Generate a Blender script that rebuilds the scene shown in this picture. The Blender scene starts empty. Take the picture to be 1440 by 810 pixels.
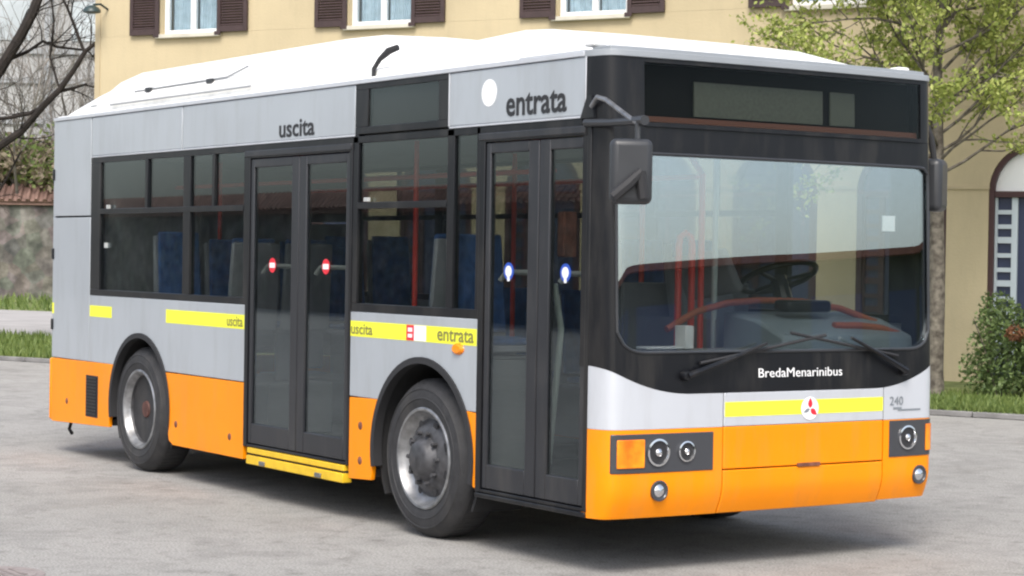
import bpy, bmesh, math, random
from mathutils import Vector, Matrix
R = math.radians
random.seed(7)
scene = bpy.context.scene
col = scene.collection

# ------------------------------------------------------------------ camera, sky, sun, exposure
CAM = Vector((8.683, -7.641, 1.693)); YAW, PIT, ROL, FOC = 2.5529, R(-.844), R(.9064), 2904.9
_f = Vector((math.cos(YAW)*math.cos(PIT), math.sin(YAW)*math.cos(PIT), math.sin(PIT)))
_r = Vector((math.sin(YAW), -math.cos(YAW), 0)); _u = _r.cross(_f)
_R = _r*math.cos(ROL) + _u*math.sin(ROL); _U = -_r*math.sin(ROL) + _u*math.cos(ROL)
cd = bpy.data.cameras.new('camera'); cam = bpy.data.objects.new('camera', cd); col.objects.link(cam)
cam.matrix_world = Matrix(((_R.x, _U.x, -_f.x, CAM.x), (_R.y, _U.y, -_f.y, CAM.y), (_R.z, _U.z, -_f.z, CAM.z), (0, 0, 0, 1)))
cd.sensor_width = 36; cd.lens = FOC/1440*36; cd.clip_start = .1; cd.clip_end = 2000
scene.camera = cam
def at(u, v, D):                      # a point of the place from a bearing and a distance
    return CAM + (_f + _R*((u-720)/FOC) - _U*((v-405)/FOC))*D

SUN = Vector((.62, -.50, .95)).normalized()
w = bpy.data.worlds.new('World'); scene.world = w; w.use_nodes = True
nt = w.node_tree; bg = nt.nodes['Background']
sky = nt.nodes.new('ShaderNodeTexSky'); sky.sky_type = 'NISHITA'; sky.sun_disc = False
sky.sun_elevation = math.asin(SUN.z); sky.sun_rotation = math.atan2(SUN.x, SUN.y)
sky.dust_density = 3.0; sky.ozone_density = .6
hs = nt.nodes.new('ShaderNodeHueSaturation'); hs.inputs['Saturation'].default_value = .62
nt.links.new(sky.outputs[0], hs.inputs['Color']); nt.links.new(hs.outputs[0], bg.inputs[0])
bg.inputs[1].default_value = .15
ld = bpy.data.lights.new('sun', 'SUN'); ld.energy = 1.5; ld.angle = R(22); ld.color = (1, .96, .9)
sun = bpy.data.objects.new('sun', ld); col.objects.link(sun)
sun.rotation_euler = SUN.to_track_quat('Z', 'Y').to_euler(); sun.location = (0, 0, 20)
scene.view_settings.view_transform = 'Standard'; scene.view_settings.look = 'None'
scene.view_settings.gamma = 1; scene.view_settings.exposure = .85
scene.cycles.transparent_max_bounces = 32
scene.cycles.filter_width = 2.2

# ------------------------------------------------------------------ materials
MATS = {}
def mat(name, c, rough=.6, metal=0, var=.0, vs=3., bump=0, bs=40., coat=0, spec=.5, c2=None, emit=0):
    m = bpy.data.materials.new(name); m.use_nodes = True; n = m.node_tree; b = n.nodes['Principled BSDF']
    b.inputs['Roughness'].default_value = rough; b.inputs['Metallic'].default_value = metal
    b.inputs['Coat Weight'].default_value = coat; b.inputs['Coat Roughness'].default_value = .08
    b.inputs['Specular IOR Level'].default_value = spec
    b.inputs['Base Color'].default_value = (*c, 1)
    if var or bump:
        g = n.nodes.new('ShaderNodeNewGeometry')
    if var or c2:
        t = n.nodes.new('ShaderNodeTexNoise'); t.inputs['Scale'].default_value = vs; t.inputs['Detail'].default_value = 6
        g = n.nodes.new('ShaderNodeNewGeometry'); n.links.new(g.outputs['Position'], t.inputs['Vector'])
        r = n.nodes.new('ShaderNodeValToRGB')
        a = tuple(x*(1-var) for x in c); z = tuple(min(1, x*(1+var)) for x in (c2 or c))
        r.color_ramp.elements[0].position = .33; r.color_ramp.elements[1].position = .67
        r.color_ramp.elements[0].color = (*a, 1); r.color_ramp.elements[1].color = (*z, 1)
        n.links.new(t.outputs['Fac'], r.inputs['Fac']); n.links.new(r.outputs['Color'], b.inputs['Base Color'])
    if bump:
        t2 = n.nodes.new('ShaderNodeTexNoise'); t2.inputs['Scale'].default_value = bs; t2.inputs['Detail'].default_value = 5
        n.links.new(g.outputs['Position'], t2.inputs['Vector'])
        bp = n.nodes.new('ShaderNodeBump'); bp.inputs['Strength'].default_value = bump; bp.inputs['Distance'].default_value = .02
        n.links.new(t2.outputs['Fac'], bp.inputs['Height']); n.links.new(bp.outputs['Normal'], b.inputs['Normal'])
    MATS[name] = m; return m
def leafmat(name, c, c2, var=.25):
    m = bpy.data.materials.new(name); m.use_nodes = True; n = m.node_tree; b = n.nodes['Principled BSDF']
    g = n.nodes.new('ShaderNodeNewGeometry'); r = n.nodes.new('ShaderNodeValToRGB')
    r.color_ramp.elements[0].color = (*[x*(1-var) for x in c], 1); r.color_ramp.elements[1].color = (*c2, 1)
    n.links.new(g.outputs['Random Per Island'], r.inputs['Fac']); n.links.new(r.outputs['Color'], b.inputs['Base Color'])
    b.inputs['Roughness'].default_value = .6
    tl = n.nodes.new('ShaderNodeBsdfTranslucent'); n.links.new(r.outputs['Color'], tl.inputs['Color'])
    mx = n.nodes.new('ShaderNodeMixShader'); mx.inputs[0].default_value = .3
    n.links.new(b.outputs[0], mx.inputs[1]); n.links.new(tl.outputs[0], mx.inputs[2])
    n.links.new(mx.outputs[0], n.nodes['Material Output'].inputs[0]); MATS[name] = m; return m
def glassmat(name, tint, ior, rough=.0, haze=0):
    m = bpy.data.materials.new(name); m.use_nodes = True; n = m.node_tree
    for x in list(n.nodes):
        if x.type == 'BSDF_PRINCIPLED': n.nodes.remove(x)
    tr = n.nodes.new('ShaderNodeBsdfTransparent'); tr.inputs[0].default_value = (*tint, 1)
    gl = n.nodes.new('ShaderNodeBsdfGlossy'); gl.inputs['Roughness'].default_value = rough; gl.inputs[0].default_value = (.84, .94, 1, 1)
    # thin pane: Schlick's curve from its reflectance at normal incidence, the same from both faces
    f0 = ior
    lw = n.nodes.new('ShaderNodeLayerWeight'); lw.inputs['Blend'].default_value = .5
    pw = n.nodes.new('ShaderNodeMath'); pw.operation = 'POWER'; pw.inputs[1].default_value = 4.0
    ml = n.nodes.new('ShaderNodeMath'); ml.operation = 'MULTIPLY_ADD'; ml.inputs[1].default_value = 1-f0; ml.inputs[2].default_value = f0
    n.links.new(lw.outputs['Facing'], pw.inputs[0]); n.links.new(pw.outputs[0], ml.inputs[0])
    mx = n.nodes.new('ShaderNodeMixShader'); n.links.new(ml.outputs[0], mx.inputs[0])
    n.links.new(tr.outputs[0], mx.inputs[1]); n.links.new(gl.outputs[0], mx.inputs[2])
    n.links.new(mx.outputs[0], n.nodes['Material Output'].inputs[0]); MATS[name] = m; return m
M = MATS
mat('silver paint', (.40, .43, .46), .38, .15, var=.05, vs=1.3, coat=.4)
mat('lightened silver paint', (.50, .52, .555), .3, .05, var=.03, vs=1.5, coat=.5)  # the same silver, lightened to carry the front's brighter light; also the pale trims
mat('orange paint', (.90, .27, .0), .4, 0, var=.05, vs=1.8, coat=.08, spec=.25)
mat('roof grey', (.27, .29, .31), .4, 0, var=.05, vs=3, coat=.3)
mat('roof white', (.82, .82, .80), .45, 0, var=.03, vs=2)
mat('black gloss', (.018, .019, .022), .16, 0, spec=.5)
mat('black trim', (.007, .0075, .0095), .30, 0, spec=.35, var=.1, vs=5)
mat('door grey', (.019, .020, .024), .35, 0, var=.08, vs=4)
mat('seam black', (.02, .02, .022), .7)
mat('rubber', (.024, .024, .026), .7, 0, var=.2, vs=14, bump=.15, bs=60)
mat('underbody black', (.015, .015, .016), .8, 0, var=.3, vs=6)
mat('rim metal', (.29, .295, .305), .36, .75, var=.3, vs=14)
mat('rim dark', (.07, .07, .075), .5, .4, var=.35, vs=18)
mat('rust', (.16, .06, .04), .8, 0, var=.4, vs=20)
mat('hub brown', (.085, .034, .026), .7, 0, var=.4, vs=20)
mat('reflection orange', (.36, .10, .05), .6)  # colour of the orange reflection in the windscreen, put on tubes
mat('chrome', (.75, .76, .78), .12, 1)
mat('yellow film', (.86, .86, .05), .4)
mat('ramp yellow', (.75, .48, .02), .45, 0, var=.12, vs=9)
mat('olive ink', (.22, .21, .06), .5)
mat('black ink', (.02, .02, .022), .5)
mat('white film', (.85, .85, .85), .4)
mat('red film', (.7, .02, .04), .4)
mat('blue film', (.02, .08, .45), .4)
mat('grey ink', (.2, .22, .24), .5)
mat('lamp housing', (.05, .052, .058), .25)
mat('amber lens', (.85, .14, .005), .15, 0, var=.1, vs=7, c2=(.95, .32, .01))
mat('display dark', (.004, .004, .0045), .6, spec=.1)
mat('display matrix', (.055, .062, .05), .5, 0, var=.18, vs=60)
mat('display rust strip', (.10, .035, .02), .4)
mat('interior light', (.42, .43, .42), .6, 0, var=.08)
mat('interior mid', (.26, .265, .27), .6, 0, var=.12)
mat('interior floor', (.10, .10, .105), .7, 0, var=.15, vs=8)
mat('interior dash', (.24, .29, .32), .5, 0, var=.1)
mat('seat blue', (.045, .12, .32), .75, 0, var=.3, vs=15)
mat('seat shell', (.32, .33, .36), .5)
mat('pole red', (.85, .05, .03), .3, coat=.4)
mat('pole pale', (.55, .62, .58), .3)
mat('mirror housing', (.032, .034, .038), .4, 0, var=.12)
glassmat('windscreen glass', (.95, .97, .96), .33)
glassmat('side glass', (.68, .70, .69), .05)
glassmat('far glass', (.52, .54, .53), .05)
glassmat('cab glass', (.92, .94, .93), .04)
glassmat('display glass', (.85, .86, .84), .004)
glassmat('clear lens', (.8, .82, .85), .04)
mat('house plaster', (.51, .425, .27), .9, 0, var=.07, vs=.8, bump=.2, bs=30)
mat('house plaster edge', (.46, .38, .245), .9, 0, var=.07, vs=2)
mat('stone sill', (.55, .52, .44), .8, 0, var=.1)
mat('shutter brown', (.05, .030, .029), .6, 0, var=.15, vs=8)
mat('window white', (.75, .76, .76), .5)
mat('curtain', (.42, .50, .55), .8, 0, var=.15, vs=6)
glassmat('house glass', (.9, .93, .94), .06)
mat('arch brown', (.055, .022, .022), .5)
mat('navy panel', (.03, .04, .085), .35)
mat('pale blind', (.50, .56, .60), .6)
mat('roof tile', (.35, .12, .07), .85, 0, var=.2, vs=6, bump=.4)
mat('terracotta', (.22, .135, .11), .85, 0, var=.22, vs=2.5, bump=.4, bs=10)
mat('bark', (.085, .070, .055), .9, 0, var=.35, vs=12, bump=.6, bs=30, c2=(.14, .125, .10))
mat('dark bark', (.020, .015, .012), .9, 0, var=.35, vs=6, bump=.5)
mat('twig grey', (.22, .20, .18), .9, 0, var=.3, vs=2)
mat('pale facade', (.36, .36, .355), .8, 0, var=.10, vs=.5)
mat('pale post', (.30, .31, .32), .7, 0, var=.1)
mat('pale window', (.42, .46, .48), .4, 0, var=.2, vs=.7)
mat('lamp iron', (.03, .05, .05), .4)
mat('manhole iron', (.27, .235, .225), .8, 0, var=.15, vs=12, bump=.4, bs=60)
mat('kerb stone', (.19, .185, .18), .9, 0, var=.25, vs=3, bump=.3)
mat('path paving', (.37, .35, .335), .9, 0, var=.12, vs=1)
mat('grass ground', (.10, .15, .035), .95, 0, var=.35, vs=1.4, c2=(.17, .19, .06))
mat('added depot wall', (.055, .055, .05), .8, 0, var=.3, vs=.6)
mat('earth', (.16, .14, .08), .95, 0, var=.3, vs=.1)
leafmat('fresh leaf', (.25, .33, .055), (.48, .52, .15))
leafmat('hedge leaf', (.07, .12, .035), (.19, .26, .09))
leafmat('red leaf', (.17, .065, .03), (.24, .11, .05))
leafmat('wood leaf', (.010, .018, .007), (.02, .032, .012))
leafmat('bank green', (.17, .26, .06), (.30, .36, .12))
leafmat('bank brown', (.24, .19, .13), (.34, .28, .20))
leafmat('grass blade', (.10, .17, .03), (.22, .28, .08))

def asphalt():
    m = bpy.data.materials.new('bleached asphalt'); m.use_nodes = True; n = m.node_tree; b = n.nodes['Principled BSDF']
    g = n.nodes.new('ShaderNodeNewGeometry')
    def noise(s, d=6, dist=0):
        t = n.nodes.new('ShaderNodeTexNoise'); t.inputs['Scale'].default_value = s; t.inputs['Detail'].default_value = d
        t.inputs['Distortion'].default_value = dist; n.links.new(g.outputs['Position'], t.inputs['Vector']); return t
    def ramp(t, p0, c0, p1, c1):
        r = n.nodes.new('ShaderNodeValToRGB'); r.color_ramp.elements[0].position = p0; r.color_ramp.elements[1].position = p1
        r.color_ramp.elements[0].color = (*c0, 1); r.color_ramp.elements[1].color = (*c1, 1); n.links.new(t.outputs['Fac'], r.inputs['Fac']); return r
    a = ramp(noise(.35, 5, .6), .35, (.345, .335, .315), .65, (.40, .385, .365))
    s = ramp(noise(2.2, 8, 1.2), .30, (.80, .80, .80), .55, (1, 1, 1))
    gr = ramp(noise(70, 4), .30, (.52, .52, .52), .60, (1.0, 1.0, 1.0))
    st = ramp(noise(9, 6), .28, (.76, .75, .74), .45, (1, 1, 1))
    v = n.nodes.new('ShaderNodeTexVoronoi'); v.feature = 'DISTANCE_TO_EDGE'; v.inputs['Scale'].default_value = .42
    wn = noise(1.4, 6); mp = n.nodes.new('ShaderNodeMix'); mp.data_type = 'VECTOR'; mp.inputs[0].default_value = .35
    n.links.new(g.outputs['Position'], mp.inputs[4]); n.links.new(wn.outputs['Color'], mp.inputs[5]); n.links.new(mp.outputs[1], v.inputs['Vector'])
    cr = n.nodes.new('ShaderNodeValToRGB'); cr.color_ramp.elements[0].position = .0; cr.color_ramp.elements[1].position = .006
    cr.color_ramp.elements[0].color = (.86, .855, .85, 1); cr.color_ramp.elements[1].color = (1, 1, 1, 1); n.links.new(v.outputs['Distance'], cr.inputs['Fac'])
    stn = ramp(noise(1.1, 3, .4), .26, (.82, .81, .80), .42, (1, 1, 1))
    last = a
    for x in (s, gr, st, cr, stn):
        mx = n.nodes.new('ShaderNodeMix'); mx.data_type = 'RGBA'; mx.blend_type = 'MULTIPLY'; mx.inputs[0].default_value = 1
        n.links.new(last.outputs[2] if last.type == 'MIX' else last.outputs[0], mx.inputs[6]); n.links.new(x.outputs[0], mx.inputs[7]); last = mx
    n.links.new(last.outputs[2], b.inputs['Base Color']); b.inputs['Roughness'].default_value = .88
    t = noise(90, 4); bp = n.nodes.new('ShaderNodeBump'); bp.inputs['Strength'].default_value = .5; bp.inputs['Distance'].default_value = .01
    n.links.new(t.outputs['Fac'], bp.inputs['Height']); n.links.new(bp.outputs['Normal'], b.inputs['Normal'])
    MATS[m.name] = m
asphalt()
def grime(name, amount, dust=(.20, .18, .15)):
    m = M[name]; n = m.node_tree; b = n.nodes['Principled BSDF']; src = b.inputs['Base Color'].links[0].from_socket
    g = n.nodes.new('ShaderNodeNewGeometry'); mp = n.nodes.new('ShaderNodeMapping'); mp.inputs['Scale'].default_value = (7, 7, 1.3)
    t = n.nodes.new('ShaderNodeTexNoise'); t.inputs['Scale'].default_value = 1.0; t.inputs['Detail'].default_value = 9; t.inputs['Roughness'].default_value = .65
    n.links.new(g.outputs['Position'], mp.inputs[0]); n.links.new(mp.outputs[0], t.inputs['Vector'])
    r = n.nodes.new('ShaderNodeValToRGB'); r.color_ramp.elements[0].position = .48; r.color_ramp.elements[0].color = (0, 0, 0, 1)
    r.color_ramp.elements[1].position = .8; r.color_ramp.elements[1].color = (amount, amount, amount, 1); n.links.new(t.outputs['Fac'], r.inputs['Fac'])
    mx = n.nodes.new('ShaderNodeMix'); mx.data_type = 'RGBA'; n.links.new(r.outputs[0], mx.inputs[0]); n.links.new(src, mx.inputs[6]); mx.inputs[7].default_value = (*dust, 1)
    n.links.new(mx.outputs[2], b.inputs['Base Color'])
    rr = n.nodes.new('ShaderNodeMath'); rr.operation = 'MULTIPLY_ADD'; rr.inputs[1].default_value = .5; rr.inputs[2].default_value = b.inputs['Roughness'].default_value
    n.links.new(r.outputs[0], rr.inputs[0]); n.links.new(rr.outputs[0], b.inputs['Roughness'])
for nm, am in (('silver paint', .22), ('lightened silver paint', .18), ('orange paint', .16), ('black trim', .12), ('door grey', .15), ('rubber', .15), ('roof white', .3), ('rim metal', .6), ('house plaster', .12)): grime(nm, am)
def stonewall():
    m = bpy.data.materials.new('rubble stone'); m.use_nodes = True; n = m.node_tree; b = n.nodes['Principled BSDF']
    g = n.nodes.new('ShaderNodeNewGeometry'); v = n.nodes.new('ShaderNodeTexVoronoi'); v.inputs['Scale'].default_value = 2.2
    t = n.nodes.new('ShaderNodeTexNoise'); t.inputs['Scale'].default_value = 2.4; t.inputs['Detail'].default_value = 8
    n.links.new(g.outputs['Position'], v.inputs['Vector']); n.links.new(g.outputs['Position'], t.inputs['Vector'])
    r = n.nodes.new('ShaderNodeValToRGB'); e = r.color_ramp.elements
    e[0].position = .3; e[0].color = (.07, .065, .05, 1); e[1].position = .72; e[1].color = (.34, .30, .235, 1)
    x = e.new(.5); x.color = (.17, .145, .105, 1)
    n.links.new(t.outputs['Fac'], r.inputs['Fac'])
    mx = n.nodes.new('ShaderNodeMix'); mx.data_type = 'RGBA'; mx.blend_type = 'OVERLAY'; mx.inputs[0].default_value = .18
    n.links.new(r.outputs[0], mx.inputs[6]); n.links.new(v.outputs['Color'], mx.inputs[7])
    hs = n.nodes.new('ShaderNodeHueSaturation'); hs.inputs['Saturation'].default_value = .45; hs.inputs['Value'].default_value = .7
    n.links.new(mx.outputs[2], hs.inputs['Color']); n.links.new(hs.outputs[0], b.inputs['Base Color'])
    bp = n.nodes.new('ShaderNodeBump'); bp.inputs['Strength'].default_value = .6; bp.inputs['Distance'].default_value = .08
    n.links.new(v.outputs['Distance'], bp.inputs['Height']); n.links.new(bp.outputs['Normal'], b.inputs['Normal'])
    b.inputs['Roughness'].default_value = .95; MATS[m.name] = m
stonewall()

# ------------------------------------------------------------------ mesh helpers
WL = {}
class MB:
    def __init__(s, T=None): s.v = []; s.f = []; s.mi = []; s.T = T; s.cur = 0
    def add(s, vs, fs):
        o = len(s.v)
        s.v += [(s.T @ Vector(p)) if s.T else Vector(p) for p in vs]
        s.f += [[i+o for i in f] for f in fs]; s.mi += [s.cur]*len(fs); return s
    def box(s, x0, x1, y0, y1, z0, z1):
        if x0 > x1: x0, x1 = x1, x0
        if y0 > y1: y0, y1 = y1, y0
        if z0 > z1: z0, z1 = z1, z0
        return s.add([(x0,y0,z0),(x1,y0,z0),(x1,y1,z0),(x0,y1,z0),(x0,y0,z1),(x1,y0,z1),(x1,y1,z1),(x0,y1,z1)],
                     [(0,3,2,1),(4,5,6,7),(0,1,5,4),(1,2,6,5),(2,3,7,6),(3,0,4,7)])
    def prism(s, pts, y0, y1):            # polygon in x,z pushed along y
        n = len(pts); a = sum(pts[i][0]*pts[(i+1) % n][1]-pts[(i+1) % n][0]*pts[i][1] for i in range(n))
        if a < 0: pts = pts[::-1]
        vs = [(p[0], y0, p[1]) for p in pts] + [(p[0], y1, p[1]) for p in pts]
        fs = [tuple(range(n)), tuple(range(2*n-1, n-1, -1))] + [(i, i+n, (i+1) % n+n, (i+1) % n) for i in range(n)]
        if y0 > y1: fs = [f[::-1] for f in fs]
        return s.add(vs, fs)
    def tube(s, pts, r, n=8, r1=None, cap=True):
        pts = [Vector(p) for p in pts]; k = len(pts); vs = []; fs = []; prev = None
        for i, p in enumerate(pts):
            d = (pts[min(i+1, k-1)]-pts[max(i-1, 0)]).normalized()
            if prev is None:
                a = Vector((0,0,1)) if abs(d.z) < .9 else Vector((1,0,0)); u = d.cross(a).normalized()
            else:
                u = (prev - d*prev.dot(d)).normalized()
            prev = u; q = d.cross(u)
            rr = r[i] if isinstance(r, (list, tuple)) else (r if r1 is None else r+(r1-r)*i/(k-1))
            for j in range(n):
                t = 2*math.pi*j/n; vs.append(p+(u*math.cos(t)+q*math.sin(t))*rr)
        for i in range(k-1):
            for j in range(n):
                fs.append((i*n+j, i*n+(j+1) % n, (i+1)*n+(j+1) % n, (i+1)*n+j))
        if cap: fs += [tuple(range(n-1, -1, -1)), tuple(range((k-1)*n, k*n))]
        return s.add(vs, fs)
    def lathe(s, c, prof, n=48, axis='y', sgn=1):      # prof: (radius, offset along the axis)
        vs = []; fs = []; k = len(prof)
        for (r, o) in prof:
            for j in range(n):
                t = 2*math.pi*j/n; a, b = r*math.cos(t), r*math.sin(t)
                vs.append({'y': (c[0]+a, c[1]+o*sgn, c[2]+b), 'z': (c[0]+a, c[1]+b, c[2]+o), 'x': (c[0]+o*sgn, c[1]+a, c[2]+b)}[axis])
        for i in range(k-1):
            for j in range(n): fs.append((i*n+j, i*n+(j+1) % n, (i+1)*n+(j+1) % n, (i+1)*n+j))
        return s.add(vs, fs)
    def build(s, name, m, parent=None, bevel=0, smooth=35):
        me = bpy.data.meshes.new(name)
        lo = Vector([min(p[i] for p in s.v) for i in range(3)]); hi = Vector([max(p[i] for p in s.v) for i in range(3)])
        c = (lo+hi)/2
        if parent is None: c.z = lo.z
        me.from_pydata([p-c for p in s.v], [], s.f)
        for x in (m if isinstance(m, (list, tuple)) else [m]): me.materials.append(M[x])
        for i, p in enumerate(me.polygons): p.material_index = s.mi[i]
        b = bmesh.new(); b.from_mesh(me); bmesh.ops.recalc_face_normals(b, faces=b.faces) if len(s.f) < 6000 else None
        b.to_mesh(me); b.free()
        if smooth:
            me.polygons.foreach_set('use_smooth', [True]*len(me.polygons)); me.set_sharp_from_angle(angle=R(smooth))
        o = bpy.data.objects.new(name, me); col.objects.link(o)
        if parent: o.parent = parent; o.location = c-WL[parent.name]
        else: o.location = c
        WL[o.name] = c
        if bevel:
            bv = o.modifiers.new('bevel', 'BEVEL'); bv.width = bevel; bv.segments = 2; bv.limit_method = 'ANGLE'; bv.angle_limit = R(40)
        return o
def tag(o, label=None, cat=None, group=None, kind=None):
    if label: o['label'] = label
    if cat: o['category'] = cat
    if group: o['group'] = group
    if kind: o['kind'] = kind
    return o
def empty(name, loc, label, cat, group=None):
    o = bpy.data.objects.new(name, None); col.objects.link(o); o.location = loc; WL[o.name] = Vector(loc)
    o.empty_display_size = .3; return tag(o, label, cat, group)
def text_mesh(name, s, m, parent, fn, width, height, extrude=.0015, bold=.0):
    cu = bpy.data.curves.new('lettering_source', 'FONT'); cu.body = s; cu.size = 1; cu.offset = bold; cu.resolution_u = 3
    cu.extrude = 0.5
    o = bpy.data.objects.new('lettering_source', cu); col.objects.link(o)
    bpy.context.view_layer.update()
    me = o.to_mesh(); vs = [v.co.copy() for v in me.vertices]; fs = [tuple(p.vertices) for p in me.polygons]; o.to_mesh_clear()
    bpy.data.objects.remove(o); bpy.data.curves.remove(cu)
    x0 = min(v.x for v in vs); x1 = max(v.x for v in vs); y0 = min(v.y for v in vs); y1 = max(v.y for v in vs)
    mb = MB(); mb.add([fn((v.x-x0)/(x1-x0)*width, (v.y-y0)/(y1-y0)*height, v.z*2*extrude) for v in vs], fs)
    return mb.build(name, m, parent, smooth=0)

# ------------------------------------------------------------------ setting: ground, kerb, grass, path
KD = Vector((-.924, -.383, 0)); KN = Vector((-.383, .924, 0)); KP = Vector((-7.5, 9.32, 0))
def K(t, o, z=0): p = KP+KD*t+KN*o; return (p.x, p.y, z)
def quad_sheet(name, pts, m):
    o = MB().add(pts, [(0, 1, 2, 3)]).build(name, m, smooth=0); return tag(o, kind='structure')
quad_sheet('ground', [(-600, -600, -.02), (600, -600, -.02), (600, 600, -.02), (-600, 600, -.02)], 'earth')
def grid_sheet(name, x0, x1, y0, y1, z, m):
    return quad_sheet(name, [(x0, y0, z), (x1, y0, z), (x1, y1, z), (x0, y1, z)], m)
quad_sheet('road', [K(-60, 0, 0), K(-60, -70, 0), K(90, -70, 0), K(90, 0, 0)], 'bleached asphalt')
tag(MB().box(0, 1, 0, 1, 0, 1).add([], []).build('kerb', 'kerb stone'), kind='structure')
k = bpy.data.objects['kerb']; bpy.data.objects.remove(k)
mb = MB()
L = -40
while L < 70:
    a, b = L+.006, L+.994
    p = [K(a, 0), K(b, 0), K(b, .14), K(a, .14)]; top = [(q[0], q[1], .062) for q in p]
    mb.add(p+top, [(0,3,2,1),(4,5,6,7),(0,1,5,4),(1,2,6,5),(2,3,7,6),(3,0,4,7)]); L += 1
tag(mb.build('kerb', 'kerb stone', bevel=.01), kind='structure')
quad_sheet('verge', [K(-60, .14, .055), K(90, .14, .055), K(90, 5.8, .06), K(-60, 5.8, .06)][::-1], 'grass ground')
quad_sheet('path', [K(16, 5.8, .065), K(100, 5.8, .065), K(100, 16.8, .07), K(16, 16.8, .07)][::-1], 'path paving')
quad_sheet('lawn', [K(16, 16.8, .06), K(100, 16.8, .06), K(100, 60, .06), K(16, 60, .06)][::-1], 'grass ground')
quad_sheet('courtyard', [K(-60, 5.8, .05), K(16, 5.8, .05), K(16, 60, .05), K(-60, 60, .05)][::-1], 'grass ground')

def blades(mb, n, fpos, h0, h1):
    for _ in range(n):
        p = fpos(); h = random.uniform(h0, h1); a = random.uniform(0, 6.28); wd = h*.12+.004
        q = Vector((math.cos(a)*wd, math.sin(a)*wd, 0)); t = Vector((random.gauss(0, .3)*h, random.gauss(0, .3)*h, h))
        P = Vector(p); mb.add([P-q, P+q, P+t], [(0, 1, 2)])
mb = MB()
blades(mb, 13000, lambda: K(random.uniform(-6, 1.5), .14+abs(random.gauss(0, 1.6)), .055), .03, .11)
blades(mb, 5000, lambda: K(random.uniform(-6, 1.5), random.uniform(.06, .3), .055), .03, .09)
blades(mb, 13000, lambda: K(random.uniform(11, 24), .14+random.random()**1.3*5.6, .055), .05, .16)
blades(mb, 4000, lambda: K(random.uniform(24, 50), 16.8+random.random()*12, .06), .1, .35)
tag(mb.build('grass', 'grass blade', smooth=0), kind='stuff')

# manhole cover
mb = MB(); c = (-1.72, -3.93, .0)
mb.lathe(c, [(0, .006), (.235, .006), (.24, .001), (.25, .001), (.252, .005), (.28, .005), (.285, .001)], 48, 'z')
for i in range(-4, 5):
    for j in range(-4, 5):
        if i*i+j*j < 15: mb.box(c[0]+i*.05-.012, c[0]+i*.05+.012, c[1]+j*.05-.012, c[1]+j*.05+.012, .0085, .013)
tag(mb.build('manhole_cover', 'manhole iron'), 'round reddish grey manhole cover set in the asphalt before the bus', 'manhole cover')

# ------------------------------------------------------------------ yellow house
FA = R(208.5); FE = Vector((-math.cos(FA), -math.sin(FA), 0)); FN = Vector((FE.y, -FE.x, 0)); FO = Vector((-11.94, 13.52, 0))
HT = Matrix(((FE.x, -FN.x, 0, FO.x), (FE.y, -FN.y, 0, FO.y), (0, 0, 1, 0), (0, 0, 0, 1)))   # local x along the wall, y INTO the house
house = empty('house', FO+FE*-5, 'yellow plastered two storey house with brown shutters and ground floor arches', 'house')
S0, S1 = -15.2, 12.2
def HM(): return MB(HT)
NB = 14
mb = HM()
ar = .655; zs = 2.72
for k in range(-5, 8):
    xa, xb = .5-1.9*k, 1.81-1.9*k; cx = (xa+xb)/2
    pts = [(xa-.59, 0), (xa, 0), (xa, zs)] + [(cx-ar*math.cos(t), zs+ar*math.sin(t)) for t in [math.pi*i/20 for i in range(1, 20)]] + [(xb, zs), (xb, 3.9), (xa-.59, 3.9)]
    mb.prism(pts, 0, .35)
e0 = .5-1.9*7-.59; e1 = 1.81+1.9*5
mb.box(S0, e0-.002, 0, .35, 0, 3.9); mb.box(e1+.002, S1, 0, .35, 0, 3.9)
WC = [-13.2+3.78*i for i in range(7)]; WW = .6
sz, wz = 5.40, 7.0
mb.box(S0, S1, .0, .35, 3.902, sz)
x = S0
for c in WC: mb.box(x, c-WW, 0, .35, sz+.002, wz); x = c+WW
mb.box(x, S1, 0, .35, sz+.002, wz)
mb.box(S0, S1, 0, .35, wz+.002, 8.3)
mb.box(S0, S0+.35, .352, 9, 0, 8.3); mb.box(S1-.35, S1, .352, 9, 0, 8.3); mb.box(S0+.352, S1-.352, 8.7, 9, 0, 8.3)
mb.build('wall', 'house plaster', house, smooth=0)
HM().box(S0-.012, S0+.10, -.012, .1, 0, 8.2).build('corner_strip', 'house plaster edge', house)
for k in range(-5, 8):
    xa = .5-1.9*k; HM().box(xa-.60, xa+.01, -.02, .2, 2.745, 2.79).build('impost_moulding', 'house plaster edge', house)
mb = HM(); mb.prism([(S0-.5, 8.302), (S1+.5, 8.302), (S1+.5, 8.42), (S0-.5, 8.42)], -.6, 9.5)
mb.add([(S0-.5, -.6, 8.422), (S1+.5, -.6, 8.422), (S1+.5, 9.5, 8.422), (S0-.5, 9.5, 8.422), (S0+4, 4.4, 10.4), (S1-4, 4.4, 10.4)],
       [(0,1,5,4), (1,2,5), (2,3,4,5), (3,0,4), (3,2,1,0)])
mb.build('roof', 'roof tile', house, smooth=0)
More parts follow.
